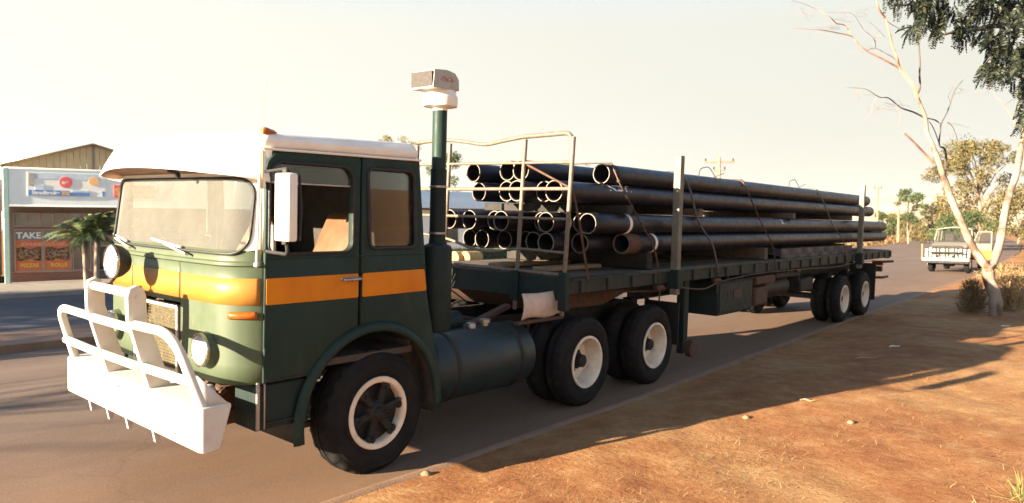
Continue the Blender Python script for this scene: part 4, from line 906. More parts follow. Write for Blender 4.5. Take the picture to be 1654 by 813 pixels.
# timber bearers
nb = 0
for y, z, h, lab in ((3.75, 2.124, .10, 'timber bearer between the pipe layers, ahead of the front stake'), (5.6, 2.124, .10, 'timber bearer between the pipe layers, just behind the front stake'), (9.2, 2.124, .10, 'timber bearer between the pipe layers, midway along the load'), (12.6, 2.124, .10, 'timber bearer between the pipe layers, at the rear stake'),
                      (4.25, 1.448, .195, 'timber bearer on the deck under the pipes, ahead of the front stake'), (8.0, 1.448, .195, 'timber bearer on the deck under the pipes, midway'), (12.2, 1.448, .195, 'timber bearer on the deck under the pipes, at the rear')):
    m = mb(); m.bb(-2.33, -.06, -.06, .06, 0, h, .008); o = m.build('timber_bearer', M['dark'] if y < 5 else M['deck'], None, smooth=False, loc=TILT @ Vector((0, y, z)), rot=(0, PHI, 0)); tag(o, lab, 'timber', 'timber bearers under the pipes')
for k, (x, y0, y1) in enumerate(((-.62, 2.75, 3.9), (-1.3, 2.75, 4.3))):
    m = mb(); m.box((0, (y1-y0)/2, .03), (.22, y1-y0, .05), .012, Matrix.Rotation(R_(2), 3, 'Z')); o = m.build('loose_plank', M['timber'], None, smooth=False, loc=TILT @ Vector((x, y0, 1.448)), rot=(0, PHI, 0)); tag(o, 'pale sunlit plank lying on the deck behind the headboard, %s one' % ('nearer' if k == 0 else 'farther'), 'plank', 'loose planks on the deck')
for x_, y_, l_, t_ in ((-2.18, 5.0, 3.3, 'long pale timber lying on the far edge of the deck between stake and tarpaulin'), (-1.93, 5.3, 2.7, 'shorter pale timber lying on the deck beside the long one')):
    m = mb(); m.box((0, l_/2, .055), (.20, l_, .10), .01); o = m.build('timber_baulk', M['timber'], None, smooth=False, loc=TILT @ Vector((x_, y_, 1.448)), rot=(0, PHI, 0)); tag(o, t_, 'timber', 'pale timbers on the deck')
m = mb()
m.grid(lambda u, v: (-.05-2.2*u, 8.6+4.1*v, (.155+.025*math.sin(v*37+u*3)+.02*math.sin(v*90+2))*min(1, 8*min(u+.02, 1-u+.02))**.4*min(1, 14*min(v+.01, 1-v+.01))**.5), 24, 60)
m.grid(lambda u, v: (-.045+.025*math.sin(v*41)*(1-abs(2*u-1)), 8.6+4.1*v, .165*u-.0), 5, 60)
o = m.build('folded_tarpaulin', M['tarp'], None, loc=TILT @ Vector((0, 0, 1.449)), rot=(0, PHI, 0)); tag(o, 'dark folded tarpaulin lying on the rear deck under the pipes', 'tarpaulin')
# lashings over the load
def lash(y0, y1, yb, lab, kind='strap', xs=None, sag=0):
    pts = [(.03, yb, 1.28), (.015, (yb*2+y1)/3, 1.60+.1), (-.06, y1, 2.06), (-.10, y0, 2.43), (-.23, y0, 2.66), (-.33, y0, 2.712), (-1.0, y0, 2.71), (-1.66, y0, 2.712), (-1.80, y0, 2.66), (-1.84, y0, 2.36), (-2.40, yb, 1.35)]
    m = mb()
    if kind == 'strap':
        P = spline(pts, 5); w = .028
        vs = []; 
        for p in P: vs += [(p.x, p.y-w, p.z+.004), (p.x, p.y+w, p.z+.004)]
        m.add(vs, [[2*i, 2*i+1, 2*i+3, 2*i+2] for i in range(len(P)-1)]); o = m.build('lashing_strap', M['black'], None, solid=.006, rot=(0, PHI, 0))
    else:
        P = spline(pts, 4)
        m.tube(P, .009, 6); o = m.build('lashing_chain', M['chain'], None, rot=(0, PHI, 0))
        # links
        lk = mb(); D = 0; acc = 0
        for a, b in zip(P[:20], P[1:21]):
            n_ = max(1, int((b-a).length/.05))
            for k in range(n_):
                c = a.lerp(b, k/n_); d = (b-a).normalized(); q = d.orthogonal().normalized(); q.rotate(Matrix.Rotation((acc % 2)*1.57, 3, d)); acc += 1
                lk.tube([c+d*.022*math.cos(t*math.pi/3)+q*.015*math.sin(t*math.pi/3) for t in range(6)], .005, 4, closed=True)
        lk.build('chain_links', M['chain'], o)
    return tag(o, lab, 'strap' if kind == 'strap' else 'chain', 'lashings over the pipes')
lash(3.60, 3.95, 4.35, 'rusty chain slanting over the pipes ahead of the front stake', 'chain')
lash(5.35, 5.50, 6.02, 'dark strap over the pipes just behind the front stake')
lash(7.35, 7.7, 8.2, 'dark chain over the pipes midway between the stakes', 'chain')
lash(10.9, 11.3, 12.1, 'dark strap over the pipes just ahead of the rear stake')
for k, (y, lab) in enumerate(((6.3, 'small loop of slack wire standing on the top pipe, nearer the front stake'), (9.9, 'small loop of slack wire standing on the top pipe, nearer the rear stake'))):
    m = mb(); m.tube(spline([(-.34, y-.25, 2.70), (-.35, y-.18, 2.80), (-.33, y, 2.84), (-.36, y+.2, 2.80), (-.33, y+.28, 2.70)], 5), .006, 5); m.tube([(-.34, y+.25, 2.705), (-.30, y+.5, 2.78)], .005, 5)
    o = m.build('wire_loop', M['chain'], None, rot=(0, PHI, 0)); tag(o, lab, 'wire', 'wire loops on the load')
# ------------------------------------------------------------------ foliage and trees
def leaf_quads(centers, dirs, size, asp=.35, cup=True):
    """centers (n,3), dirs (n,3): one bent leaf quad pair each"""
    n = len(centers); d = dirs/np.maximum(1e-6, np.linalg.norm(dirs, axis=1, keepdims=True))
    rnd = rng.normal(size=(n, 3)); s = np.cross(d, rnd); s /= np.maximum(1e-6, np.linalg.norm(s, axis=1, keepdims=True))
    sz = size*rng.uniform(.6, 1.3, (n, 1)); a = centers-d*sz*.5; b = centers+d*sz*.5; w = s*sz*asp*.5
    V = np.stack([a, centers+w, b, centers-w], 1).reshape(-1, 3); Fc = np.arange(4*n).reshape(-1, 4)
    return V, Fc
def np_mesh(name, V, Fc, mat, parent=None):
    me = bpy.data.meshes.new(name); nv, nf, k = len(V), len(Fc), Fc.shape[1]
    me.vertices.add(nv); me.vertices.foreach_set('co', V.astype(np.float32).ravel())
    me.loops.add(nf*k); me.loops.foreach_set('vertex_index', Fc.astype(np.int32).ravel())
    me.polygons.add(nf); me.polygons.foreach_set('loop_start', np.arange(0, nf*k, k, dtype=np.int32)); 
    me.materials.append(mat); me.update(calc_edges=True); me.validate()
    o = bpy.data.objects.new(name, me); col.objects.link(o)
    if parent: o.parent = parent
    return o
def crown(name, clumps, per, size, mat, parent, droop=.5, asp=.35):
    """clumps: list of (centre, radius)"""
    C, D = [], []
    for c, r in clumps:
        n = int(per*(r**2)); p = rng.normal(size=(n, 3)); p /= np.linalg.norm(p, axis=1, keepdims=True)
        rad = r*rng.uniform(.25, 1.0, (n, 1))**.6*rng.uniform(.8, 1.15, (n, 1)); C.append(np.array(c)+p*rad*np.array([1, 1, .8]))
        dd = rng.normal(size=(n, 3))*.8; dd[:, 2] -= droop; D.append(dd)
    V, Fc = leaf_quads(np.concatenate(C), np.concatenate(D), size, asp); return np_mesh(name, V, Fc, mat, parent)
def simple_tree(loc, h, w, label, leaf='leaf_gum', per=260, size=.22, clumps=16, trunk=.12, seed=1, base=.30, group=None, cr=(.16, .30), stem='bark', squash=1.0):
    r = random.Random(seed); t = empty('tree', loc, (0, 0, 0), label, 'tree', group)
    m = mb(); top = Vector((r.uniform(-.1, .1)*w, r.uniform(-.1, .1)*w, h*.72)); path = spline([(0, 0, -.1), (r.uniform(-.05, .05)*w, 0, h*.25), (top.x*.6, top.y*.6, h*.5), top], 4)
    m.tube(path, lerp_r(trunk, trunk*.35, len(path)), 8); m.build('trunk', M[stem], t)
    m = mb(); CL = []
    for i in range(clumps):
        a = r.uniform(0, 6.28); q = r.uniform(.15, 1)**.6; zz = base+(1-base)*r.uniform(0.05, .93); prof = math.sin(math.pi*min(1, max(.08, (zz-base)/(1-base)*.92+.06)))**.6
        c = Vector((math.cos(a)*w*.5*q*prof, math.sin(a)*w*.5*q*prof, h*zz*squash)); rr = w*r.uniform(*cr); CL.append((c, rr))
        st = path[min(len(path)-1, int(len(path)*min(.95, max(.2, zz-.2))))]
        if i % 2 == 0: m.tube([st, (st+c)/2+Vector((0, 0, .05*h)), c], [trunk*.35, trunk*.2, trunk*.08], 6)
    m.build('branches', M[stem], t); crown('foliage', CL, per, size, M[leaf], t); return t

# --- the V-shaped white-barked tree on the verge
near = empty('white_barked_tree', at(1611, 510, 16.2), (0, 0, 0), 'pale V-forked tree with bare thin branches standing on the verge', 'tree')
NB = near.location.copy()
def limb(name, px, r0, r1, mat, dep=16.2, wob=0, k=4, dd=0, parent=near):
    n = len(px); rj = random.Random(int(px[0][0]+px[0][1])); P = [at(x+(rj.uniform(-3.2, 3.2) if 0 < i < n-1 and r0 > .03 else 0), y, dep+dd*i/(max(1, n-1))+(rj.uniform(-.12, .12) if 0 < i < n-1 else 0)) - NB for i, (x, y) in enumerate(px)]
    S = spline(P, k); m = mb(); rr = [(r0+(r1-r0)*(i/(len(S)-1)))*(1+.07*math.sin(i*1.9+r0*100)) for i in range(len(S))]
    m.tube(S, rr, 12 if r0 > .04 else 6); return m.build(name, M[mat], parent), S
limb('trunk', [(1613, 520), (1611, 508), (1606, 480), (1599, 452), (1596, 428)], .140, .118, 'bark')
limb('limb', [(1597, 436), (1575, 405), (1556, 365), (1540, 325), (1528, 295), (1518, 272), (1510, 245), (1500, 215), (1492, 190), (1482, 158)], .090, .034, 'bark')
limb('limb', [(1597, 438), (1604, 420), (1612, 393), (1620, 355), (1628, 320), (1640, 278), (1648, 240), (1654, 212), (1660, 160), (1664, 100), (1672, 30), (1684, -40)], .092, .042, 'bark', dd=.6)
limb('limb', [(1482, 158), (1474, 140), (1465, 126), (1452, 108), (1448, 92), (1441, 72), (1433, 51), (1427, 30), (1420, 10), (1413, -30)], .038, .018, 'twig')
for px, r0, r1, mt, dd in (
    ([(1481, 154), (1486, 141), (1485, 119), (1486, 105), (1484, 71), (1481, 57), (1478, 30)], .026, .012, 'twigd', .3),
    ([(1452, 110), (1427, 96), (1403, 84), (1386, 71), (1376, 59), (1351, 53), (1329, 49), (1304, 47), (1278, 45)], .022, .005, 'twig', -.8),
    ([(1376, 59), (1366, 42), (1351, 38), (1341, 28), (1322, 17), (1300, 7), (1278, 1)], .014, .004, 'twig', -.5),
    ([(1451, 104), (1445, 95), (1428, 85), (1413, 78), (1400, 82)], .015, .006, 'twigd', .5),
    ([(1414, 78), (1414, 71), (1410, 61), (1396, 49), (1388, 37), (1376, 22), (1354, 21), (1335, 20)], .010, .003, 'twigd', .8),
    ([(1496, 192), (1477, 182), (1457, 175), (1446, 167), (1434, 158), (1420, 157), (1398, 144), (1368, 142)], .022, .003, 'twigd', -1.0),
    ([(1527, 274), (1528, 249), (1524, 239), (1518, 237), (1517, 227), (1519, 212), (1520, 201), (1530, 181), (1535, 167), (1542, 147), (1556, 129)], .026, .007, 'twigd', .6),
    ([(1506, 262), (1494, 249), (1474, 228), (1460, 215)], .028, .018, 'twig', -.4),
    ([(1520, 201), (1510, 194), (1496, 191)], .016, .014, 'twigd', 0),
    ([(1530, 198), (1538, 204), (1545, 220), (1548, 232)], .010, .004, 'twigd', .2),
    ([(1516, 229), (1511, 215), (1505, 202), (1498, 194)], .012, .008, 'twigd', 0),
    ([(1427, 30), (1444, 42), (1462, 50), (1474, 54)], .008, .004, 'twigd', .4),
    ([(1446, 167), (1452, 180), (1453, 200), (1452, 212)], .004, .002, 'twig', 0),
    ([(1420, 157), (1412, 165), (1405, 185), (1396, 195)], .004, .002, 'twig', 0),
    ([(1430, 60), (1420, 50), (1410, 40), (1402, 35)], .005, .002, 'twigd', 0),
    ([(1535, 165), (1532, 155), (1536, 148), (1540, 140)], .006, .003, 'twigd', 0),
    ([(1530, 198), (1550, 202), (1570, 208)], .004, .002, 'twig', .3),
    ([(1640, 200), (1622, 170), (1608, 155), (1596, 135)], .010, .003, 'twig', .5),
    ([(1622, 170), (1640, 160), (1655, 165)], .006, .003, 'twig', .5)):
    limb('branch', px, r0, r1, mt, dep=16.2+(.5 if px[0][0] < 1500 else .3), dd=dd)
r = random.Random(4); m = mb()
for (x0, y0, n_, sp) in ((1376, 22, 7, 30), (1330, 48, 9, 28), (1300, 20, 8, 26), (1400, 82, 6, 24), (1440, 165, 9, 34), (1400, 148, 8, 34), (1545, 140, 7, 22), (1480, 62, 4, 20), (1350, 35, 8, 24), (1414, 60, 6, 20), (1420, 172, 8, 30), (1600, 145, 6, 26), (1540, 215, 6, 18)):
    for _ in range(n_):
        x, y = x0+r.uniform(-sp, sp)*.5, y0+r.uniform(-6, 6); pts = []; a = r.uniform(0, 6.28)
        for s_ in range(5): pts.append(at(x, y, 16.3+.1*s_)-NB); a += r.uniform(-.5, .5); x += math.cos(a)*sp*.16; y += abs(math.sin(a))*sp*.10*(1 if y0 > 100 else r.choice((-1, 1)))
        m.tube(pts, .0022, 4)
tag(m.build('fine_twigs', M['twig'], near), kind='stuff')
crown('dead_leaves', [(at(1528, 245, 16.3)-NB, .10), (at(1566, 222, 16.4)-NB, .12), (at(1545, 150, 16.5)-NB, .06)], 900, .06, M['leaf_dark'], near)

# --- dark feathery branch hanging in at the top right; its trunk stands outside the frame
TB = Vector((6.3, 8.6, .05))
ov = empty('feathery_shade_tree', TB, (0, 0, 0), 'dark feathery tree whose drooping branches hang in at the top right', 'tree')
m = mb(); S = spline([(0, 0, -.1), (.05, .1, 1.4), (-.1, 0, 2.8), (-.2, .1, 4.2)], 5); m.tube(S, lerp_r(.20, .13, len(S)), 12); m.build('trunk', M['twigd'], ov)
def ovlimb(px, r0, r1, dep, d1):
    n = len(px); P = [at(x, y, dep+(d1-dep)*i/(n-1))-TB for i, (x, y) in enumerate(px)]; S = spline(P, 4); m = mb(); m.tube(S, lerp_r(r0, r1, len(S)), 8); m.build('limb', M['twigd'], ov); return S
LM = [ovlimb([(1880, 260), (1760, 120), (1654, 52), (1610, 42), (1570, 50), (1540, 52), (1510, 62)], .055, .008, 9.6, 8.6),
      ovlimb([(1880, 100), (1740, -20), (1640, -25), (1560, -10), (1490, 5), (1445, 10)], .05, .006, 9.6, 8.6),
      ovlimb([(1760, 120), (1690, 70), (1640, 20), (1600, 0), (1560, -20)], .04, .01, 9.4, 9.2),
      ovlimb([(1870, 300), (1740, 190), (1680, 150), (1640, 120), (1600, 118)], .04, .008, 9.6, 8.9),
      ovlimb([(1870, 320), (1740, 240), (1690, 210), (1655, 195)], .03, .008, 9.6, 9.0)]
m = mb(); m.tube([(-.2, .1, 4.2), at(1880, 260, 9.6)-TB], .09, 8); m.tube([(-.2, .1, 4.2), at(1880, 100, 9.6)-TB], .08, 8); m.tube([(-.1, 0, 2.8), at(1870, 310, 9.6)-TB], .06, 8); m.build('fork', M['twigd'], ov)
def pip(x, y, poly):
    c = False; j = len(poly)-1
    for i in range(len(poly)):
        xi, yi = poly[i]; xj, yj = poly[j]
        if (yi > y) != (yj > y) and x < (xj-xi)*(y-yi)/(yj-yi)+xi: c = not c
        j = i
    return c
# where sprays start (they droop about 20 px below); measured outline of the mass, with its gaps
POLY = [(1432, -12), (1445, 0), (1466, 6), (1478, 22), (1462, 40), (1462, 52), (1474, 48), (1490, 42), (1503, 50), (1515, 58), (1520, 46), (1536, 40), (1548, 48), (1556, 66), (1552, 78), (1558, 88), (1572, 62), (1590, 60), (1600, 84), (1584, 108), (1590, 120), (1602, 112), (1614, 120), (1624, 132), (1636, 132), (1650, 122), (1650, 160), (1646, 185), (1660, 205), (1760, 210), (1760, -60), (1432, -60)]
HOLES = [(1560, 12, 8), (1624, 38, 11), (1608, 74, 9), (1570, 84, 8), (1512, 28, 5), (1530, 20, 4), (1596, 92, 6), (1640, 62, 6), (1650, 95, 5), (1496, 20, 4), (1585, 30, 5), (1640, 143, 9), (1650, 178, 8)]
Cc, Dd = [], []
r = random.Random(11); nf = 0
cl_ = [c_ for c_ in [(r.uniform(1425, 1760), r.uniform(-60, 210)) for _ in range(560)] if pip(c_[0], c_[1], POLY)]
while nf < 850:
    q_ = cl_[r.randrange(len(cl_))]; x, y = q_[0]+r.gauss(0, 4.5), q_[1]+r.gauss(0, 4.5)
    if not pip(x, y, POLY) or any(math.hypot(x-a, y-b) < c_ for a, b, c_ in HOLES): continue
    if x > 1665 and r.random() < .55: continue
    nf += 1; dep = r.uniform(8.4, 9.8); p = at(x, y, dep)-TB
    ang = r.gauss(-2.0, .55); ax = RT*math.cos(ang)+UP0*math.sin(ang)*1.0+FW*r.uniform(-.5, .5); ax.normalize()
    Ls = r.uniform(.12, .24); nl = 13; side = ax.cross(Vector((r.gauss(0, 1), r.gauss(0, 1), r.gauss(0, 1)))).normalized()
    for k in range(nl):
        q = p+ax*(Ls*k/nl)+Vector((0, 0, -.10*(k/nl)**2)); w = .046*math.sin(math.pi*(k+1.5)/(nl+2))+.018
        for s_ in (-1, 1):
            d = (side*s_+ax*.55+Vector((0, 0, -.25))).normalized(); Cc.append(q+d*w*.5); Dd.append(d*w)
Cc = np.array([tuple(v) for v in Cc]); Dd = np.array([tuple(v) for v in Dd]); ln = np.linalg.norm(Dd, axis=1, keepdims=True)
dn = Dd/ln; sd_ = np.cross(dn, rng.normal(size=dn.shape)); sd_ /= np.linalg.norm(sd_, axis=1, keepdims=True)
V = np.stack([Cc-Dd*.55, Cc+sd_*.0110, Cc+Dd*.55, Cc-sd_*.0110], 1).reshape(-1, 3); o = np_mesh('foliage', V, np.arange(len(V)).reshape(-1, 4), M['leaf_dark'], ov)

# --- background trees
def tree_px(px, ytop, dep, w, label, leaf, per, size, n, trunk, seed, base=.3, cr=(.16, .30), stem='bark'):
    p = at(px, 370, dep); p.z = 0; h = 1.95+(370-ytop)*dep/FPX
    return simple_tree(p, h, w, label, leaf, per, size, n, trunk, seed, base, None, cr, stem)
tree_px(1578, 222, 75, 9.5, 'big yellow-green gum tree behind the white ute, right of the forked tree', 'leaf_gum', 230, .34, 70, .24, 5, .14, (.06, .13))
tree_px(1468, 296, 95, 3.8, 'small rounded green tree left of the gum, beyond the far kerb', 'leaf_green', 330, .34, 20, .14, 8, .25, (.12, .22))
tree_px(1500, 332, 100, 7.5, 'low straggly brownish tree between the small green tree and the gum', 'leaf_gum', 240, .34, 26, .12, 9, .05, (.09, .17))
tree_px(1548, 345, 66, 6.0, 'dark green bush directly behind the white ute', 'leaf_green', 600, .24, 20, .06, 12, .0, (.12, .2))
tree_px(1645, 322, 95, 7.0, 'olive bushy tree at the far right edge', 'leaf_gum', 230, .34, 24, .14, 13, .05, (.09, .17))
tree_px(1428, 338, 120, 3.4, 'small green roadside tree just past the end of the pipes', 'leaf_green', 300, .36, 12, .12, 14, .1)
tree_px(1448, 350, 150, 6.0, 'pale bush behind the leaning timber pole', 'leaf_gum', 240, .5, 14, .12, 15, .05)
tree_px(718, 238, 55, 3.0, 'dark green tree seen through the headboard, beside the air stack', 'leaf_green', 520, .22, 26, .16, 16, .22, (.14, .24), 'twigd')
tree_px(622, 218, 68, 2.6, 'yellow-green tree top showing over the cab roof, left of the pair', 'leaf_yel', 260, .26, 16, .14, 17, .5, (.14, .22))
tree_px(656, 212, 68, 2.8, 'yellow-green tree top showing over the cab roof, right of the pair', 'leaf_yel', 260, .26, 16, .14, 27, .5, (.14, .22))
tree_px(905, 258, 90, 3.0, 'yellowish tree top showing above the pipes, beside the headboard', 'leaf_yel', 240, .30, 12, .14, 18, .6, (.14, .24))
tree_px(950, 262, 95, 3.4, 'thin sparse tree top above the pipes, right of the yellowish one', 'leaf_green', 80, .26, 18, .12, 19, .6, (.10, .18))
tree_px(1114, 284, 100, 2.2, 'tree top just showing behind the front stake above the pipes', 'leaf_green', 220, .30, 10, .12, 20, .6)
# scrub along the far side of the road
def scrub(name, pts_fn, n, hmin, hmax, mat, wid=.05, seed=3, lean=.35, label=None, cat=None, kind='stuff', par=None, off=Vector((0, 0, 0))):
    r = random.Random(seed); V = []; Fc = []
    for _ in range(n):
        p = pts_fn(r); h = r.uniform(hmin, hmax); a = r.uniform(0, 6.28); d = Vector((math.cos(a), math.sin(a), 0)); l = Vector((r.gauss(0, lean), r.gauss(0, lean), 1)).normalized()*h
        w = d*wid*r.uniform(.6, 1.3); k = len(V); mid = p+l*.55; tip = p+l+Vector((l.x, l.y, 0))*.4
        V += [p-w*.5, p+w*.5, mid+w*.35, tip, mid-w*.35]; Fc.append([k, k+1, k+2, k+3, k+4])
    V = np.array([tuple(v-off) for v in V]); o = np_mesh(name, V, np.array(Fc), M[mat], par); return tag(o, label, cat, None, kind)
def clusters(cs, spread):
    def fn(r):
        c = r.choice(cs); return Vector((c[0]+r.gauss(0, spread), c[1]+r.gauss(0, spread), c[2]))
    return fn
r = random.Random(21); CS = []
for i in range(330):
    y = r.uniform(60, 260); x = fx(y)-r.uniform(1.5, 26); CS.append((x, y, .05))
scrub('dry_grass_far_side', clusters(CS, 1.0), 16000, .3, 1.3, 'scrub', .13, 5)
CS = [(kx(y)+r.uniform(2.0, 16), y, .08) for y in [r.uniform(36, 110) for _ in range(150)]]
scrub('dry_grass_kerb_side', clusters(CS, .5), 16000, .2, .7, 'grass', .04, 6)
def bush(px, py, dep, h, w, n, mat, label, seed, wid=.02):
    p = at(px, py, dep); p.z = verge_z(p.x, p.y); r = random.Random(seed); V = []; Fc = []
    for _ in range(n*2):
        a = r.uniform(0, 6.28); e = r.uniform(0, 1)**.7; el = r.uniform(0, 1); q = w*.5*e*math.sqrt(max(.05, 1-(el-.35)**2*1.9)); b = Vector((math.cos(a)*q, math.sin(a)*q, h*el*r.uniform(.75, 1.05)))
        d = Vector((b.x*.6+r.gauss(0, .35), b.y*.6+r.gauss(0, .35), r.uniform(.0, .9))).normalized()*r.uniform(.06, .22)
        s_ = d.cross(Vector((r.gauss(0, 1), r.gauss(0, 1), .2))).normalized()*wid*r.uniform(.5, 1.4); k = len(V)
        V += [b-s_*.4, b+s_*.4, b+d*.6+s_, b+d, b+d*.6-s_]; Fc.append([k, k+1, k+2, k+3, k+4])
    for _ in range(int(n*.12)):
        a = r.uniform(0, 6.28); d = Vector((math.cos(a)*w*.4*r.random(), math.sin(a)*w*.4*r.random(), h*r.uniform(.4, .95))); s_ = d.cross(Vector((1, .3, 0))).normalized()*.004; k = len(V)
        V += [-s_*1.2, s_*1.2, d*.5+s_, d, d*.5-s_]; Fc.append([k, k+1, k+2, k+3, k+4])
    o = np_mesh('dry_bush', np.array([tuple(v) for v in V]), np.array(Fc), M[mat]); o.location = p; return tag(o, label, 'bush', None)
bush(1570, 512, 16.6, .72, .55, 900, 'scrub', 'dry brown bush at the left foot of the forked white tree', 31, .006)
bush(1628, 498, 17.2, .62, .34, 260, 'grass', 'sunlit straw-coloured bush just right of the forked white tree', 32, .010)
bush(1647, 503, 17.4, .36, .30, 90, 'grass', 'small straw-coloured tuft at the right edge of the photo', 33, .010)
bush(1640, 462, 22, .5, 1.4, 380, 'grass', 'golden grass clump on the verge beyond the forked tree', 34, .009)
bush(1625, 447, 27, .6, 2.0, 420, 'grass', 'golden grass patch beside the open ute door', 35, .010)

bush(1652, 742, 5.0, .06, .16, 40, 'leaf_yel', 'small yellow-green weed at the lower right edge of the photo', 36, .003)
bush(1600, 795, 4.5, .07, .16, 60, 'grass', 'tiny dry grass tuft near the bottom right corner', 37, .003)

# --- power poles
def pole(px, pyb, dep, htop, label, arms=((.0, 1.8),), r_=.13, mat='twig'):
    p = at(px, pyb, dep); z0 = p.z; p.z = 0; t = empty('power_pole', p, (0, 0, 0), label, 'pole', 'power poles in the distance')
    m = mb(); m.tube([(0, 0, -.2), (0, 0, htop)], [r_*1.1, r_*.8], 8); m.build('post', M[mat], t)
    for dz, w in arms:
        m = mb(); m.box((0, 0, htop-.35-dz), (w, .12, .14), .01, Matrix.Rotation(YAW, 3, 'Z')); m.build('crossarm', M[mat], t)
        for k in (-.45, .45):
            q = RT*(w*k); m = mb(); m.tube([(q.x, q.y, htop-.28-dz), (q.x, q.y, htop-.05-dz)], .06, 6); m.build('insulator', M['dark'], t)
    return t
pole(1417, 372, 110, 8.6, 'thin timber power pole just above the rear of the pipes', ((.2, 1.2),), .14)
pole(1451, 375, 100, 6.4, 'short leaning timber pole beside the small green tree', (), .16)
pole(1161, 372, 62, 8.0, 'power pole with crossarm standing above the pipes near the front stake', ((.05, 2.6), (.75, 1.0)), .14)

# --- ute with its passenger door open
_u = at(1529, 441, 32.0); ut = empty('parked_ute', Vector((_u.x, _u.y, .02)), (0, 0, R_(-2)), 'white four-wheel-drive ute with bull bar and open door, facing the camera', 'vehicle')
ut.scale = (1.0, 1.05, 1.14)
UW = pm('ute_paint', (.20, .19, .155), (.16, .15, .12), 3, .4, dust=(DUST, .15)); UO = pm('ute_ochre', (.30, .15, .035), (.25, .12, .03), 5, .5)
def ubox(n, *a, mat=UW, par=ut, bev=.03, seg=2):
    m = mb(); m.bb(*a, bev, seg=seg); return m.build(n, mat, par)
# local: x across (camera right = +x), front at y=0, rear +y
body = mb(); body.prism([(0, .62), (.02, .96), (.12, 1.02), (.95, 1.17), (1.05, 1.17), (1.05, .55), (.0, .55)], lambda a, b, c: (c, a, b), -.72, .72); b_ = body.build('bonnet', UW, ut, ang=30)
for s_ in (-1, 1):
    m = mb(); m.prism([(.02, .62), (.04, .92), (.85, .98), (.95, .60), (.80, .60), (.74, .80), (.55, .88), (.30, .80), (.22, .60)], lambda a, b, c: (c, a, b), s_*.70, s_*.86); m.build('front_wing', UW, ut, ang=30)
m = mb(); m.prism([(1.02, .50), (1.02, 1.12), (2.35, 1.12), (2.35, .50)], lambda a, b, c: (c, a, b), -.80, .80); m.build('cab_body', UW, ut, ang=30)
m = mb(); m.bb(-.81, .81, 1.05, 2.33, .60, .86, .01); m.build('ochre_stripe', UO, ut)
for s_ in (-1, 1):
    for a_, b_q, r_q in (((s_*.76, 1.05, 1.12), (s_*.68, 1.30, 1.62), .035), ((s_*.76, 2.30, 1.12), (s_*.68, 2.25, 1.62), .035), ((s_*.78, 1.75, 1.12), (s_*.70, 1.75, 1.62), .03)):
        m = mb(); m.tube([a_, b_q], r_q, 8); m.build('pillar', UW, ut)
m = mb(); m.grid(lambda u, v: ((-.74+1.48*u)*(1-.0*v)*.98, 1.24+1.16*v, 1.66+.09*math.sin(math.pi*u)+.02*math.sin(math.pi*v)), 12, 6); m.build('roof', UW, ut, solid=.04)
m = mb(); m.add([(-.74, 1.06, 1.13), (.74, 1.06, 1.13), (.66, 1.29, 1.60), (-.66, 1.29, 1.60)], [[0, 1, 2, 3]]); m.build('windscreen', M['glass'], ut)
m = mb(); m.bb(-.70, .70, 1.25, 1.9, .9, 1.22, .05); m.bb(-.55, -.1, 1.85, 2.0, 1.1, 1.5, .05); m.bb(.1, .55, 1.85, 2.0, 1.1, 1.5, .05); m.build('interior', M['inner'], ut)
m = mb(); m.bb(-.82, .82, 2.42, 4.3, .72, 1.10, .02); m.build('tray', UW, ut)
m = mb(); m.bb(-.60, .60, -.03, .03, .66, .98, .02); m.build('grille', pm('ute_grille', (.16, .15, .12), (.09, .08, .065), 40, .5), ut)
for s_ in (-1, 1):
    m = mb(); m.lathe([(.0005, -.05), (.07, -.045), (.09, -.02), (.095, .0)], (s_*.50, -.03, .83), 'Y', 16); m.build('headlight', M['lens'], ut)
    w = empty('wheel', (s_*.70+(.10 if s_ > 0 else -.10), .52, .36)); w.parent = ut
    tyre_mb(0 if s_ > 0 else .20, .20, .37).build('tyre', M['tyre'], w); m = mb(); m.lathe([(.20, -.02), (.18, -.04), (.10, -.05), (.0005, -.03)], (0, 0, 0), 'X', 20); m.build('rim', M['rimwhite'], w)
    w = empty('wheel', (s_*.70+(.10 if s_ > 0 else -.10), 3.3, .36)); w.parent = ut
    tyre_mb(0 if s_ > 0 else .20, .20, .37).build('tyre', M['tyre'], w)
m = mb(); m.bb(-.92, .92, -.34, -.16, .46, .60, .02); m.build('bumper', UW, ut)
m = mb(); m.bb(-.88, .88, -.30, -.16, .38, .455, .01); m.bb(-.2, .2, .3, .6, .25, .5, .03); m.tube([(-.7, .52, .36), (.7, .52, .36)], .05, 8); m.build('underframe', M['dark'], ut)
m = mb(); m.tube(fillet([(-.66, -.26, .58), (-.66, -.30, 1.03), (.66, -.30, 1.03), (.66, -.26, .58)], .08), .028, 8); m.tube([(-.66, -.29, .80), (.66, -.29, .80)], .026, 8)
for x in (-.35, .0, .35): m.tube([(x, -.28, .58), (x, -.30, 1.03)], .026, 8)
bb_ = m.build('bull_bar', M['black'], ut)
for x in (-.30, .32):
    m = mb(); m.tube([(x, -.34, .62), (x, -.30, .66)], .06, 12); m.build('fog_lamp', M['dark'], bb_)
d = empty('open_door', (.80, 1.02, 0), (0, 0, R_(-28))); d.parent = ut
m = mb(); m.bb(0, .86, -.02, .02, .86, 1.13, .01); m.build('door_panel', UW, d)
m = mb(); m.bb(0.0, .86, -.021, .021, .50, .86, .01); m.build('lower_panel', UO, d)
m = mb(); m.tube(fillet([(.0, 0, 1.12), (.22, 0, 1.58), (.84, 0, 1.58), (.84, 0, 1.12)], .05), .028, 8); m.build('window_frame', UW, d)
m = mb(); m.add([(.04, 0, 1.13), (.82, 0, 1.13), (.82, 0, 1.56), (.23, 0, 1.56)], [[0, 1, 2, 3]]); m.build('window_pane', M['glass'], d)
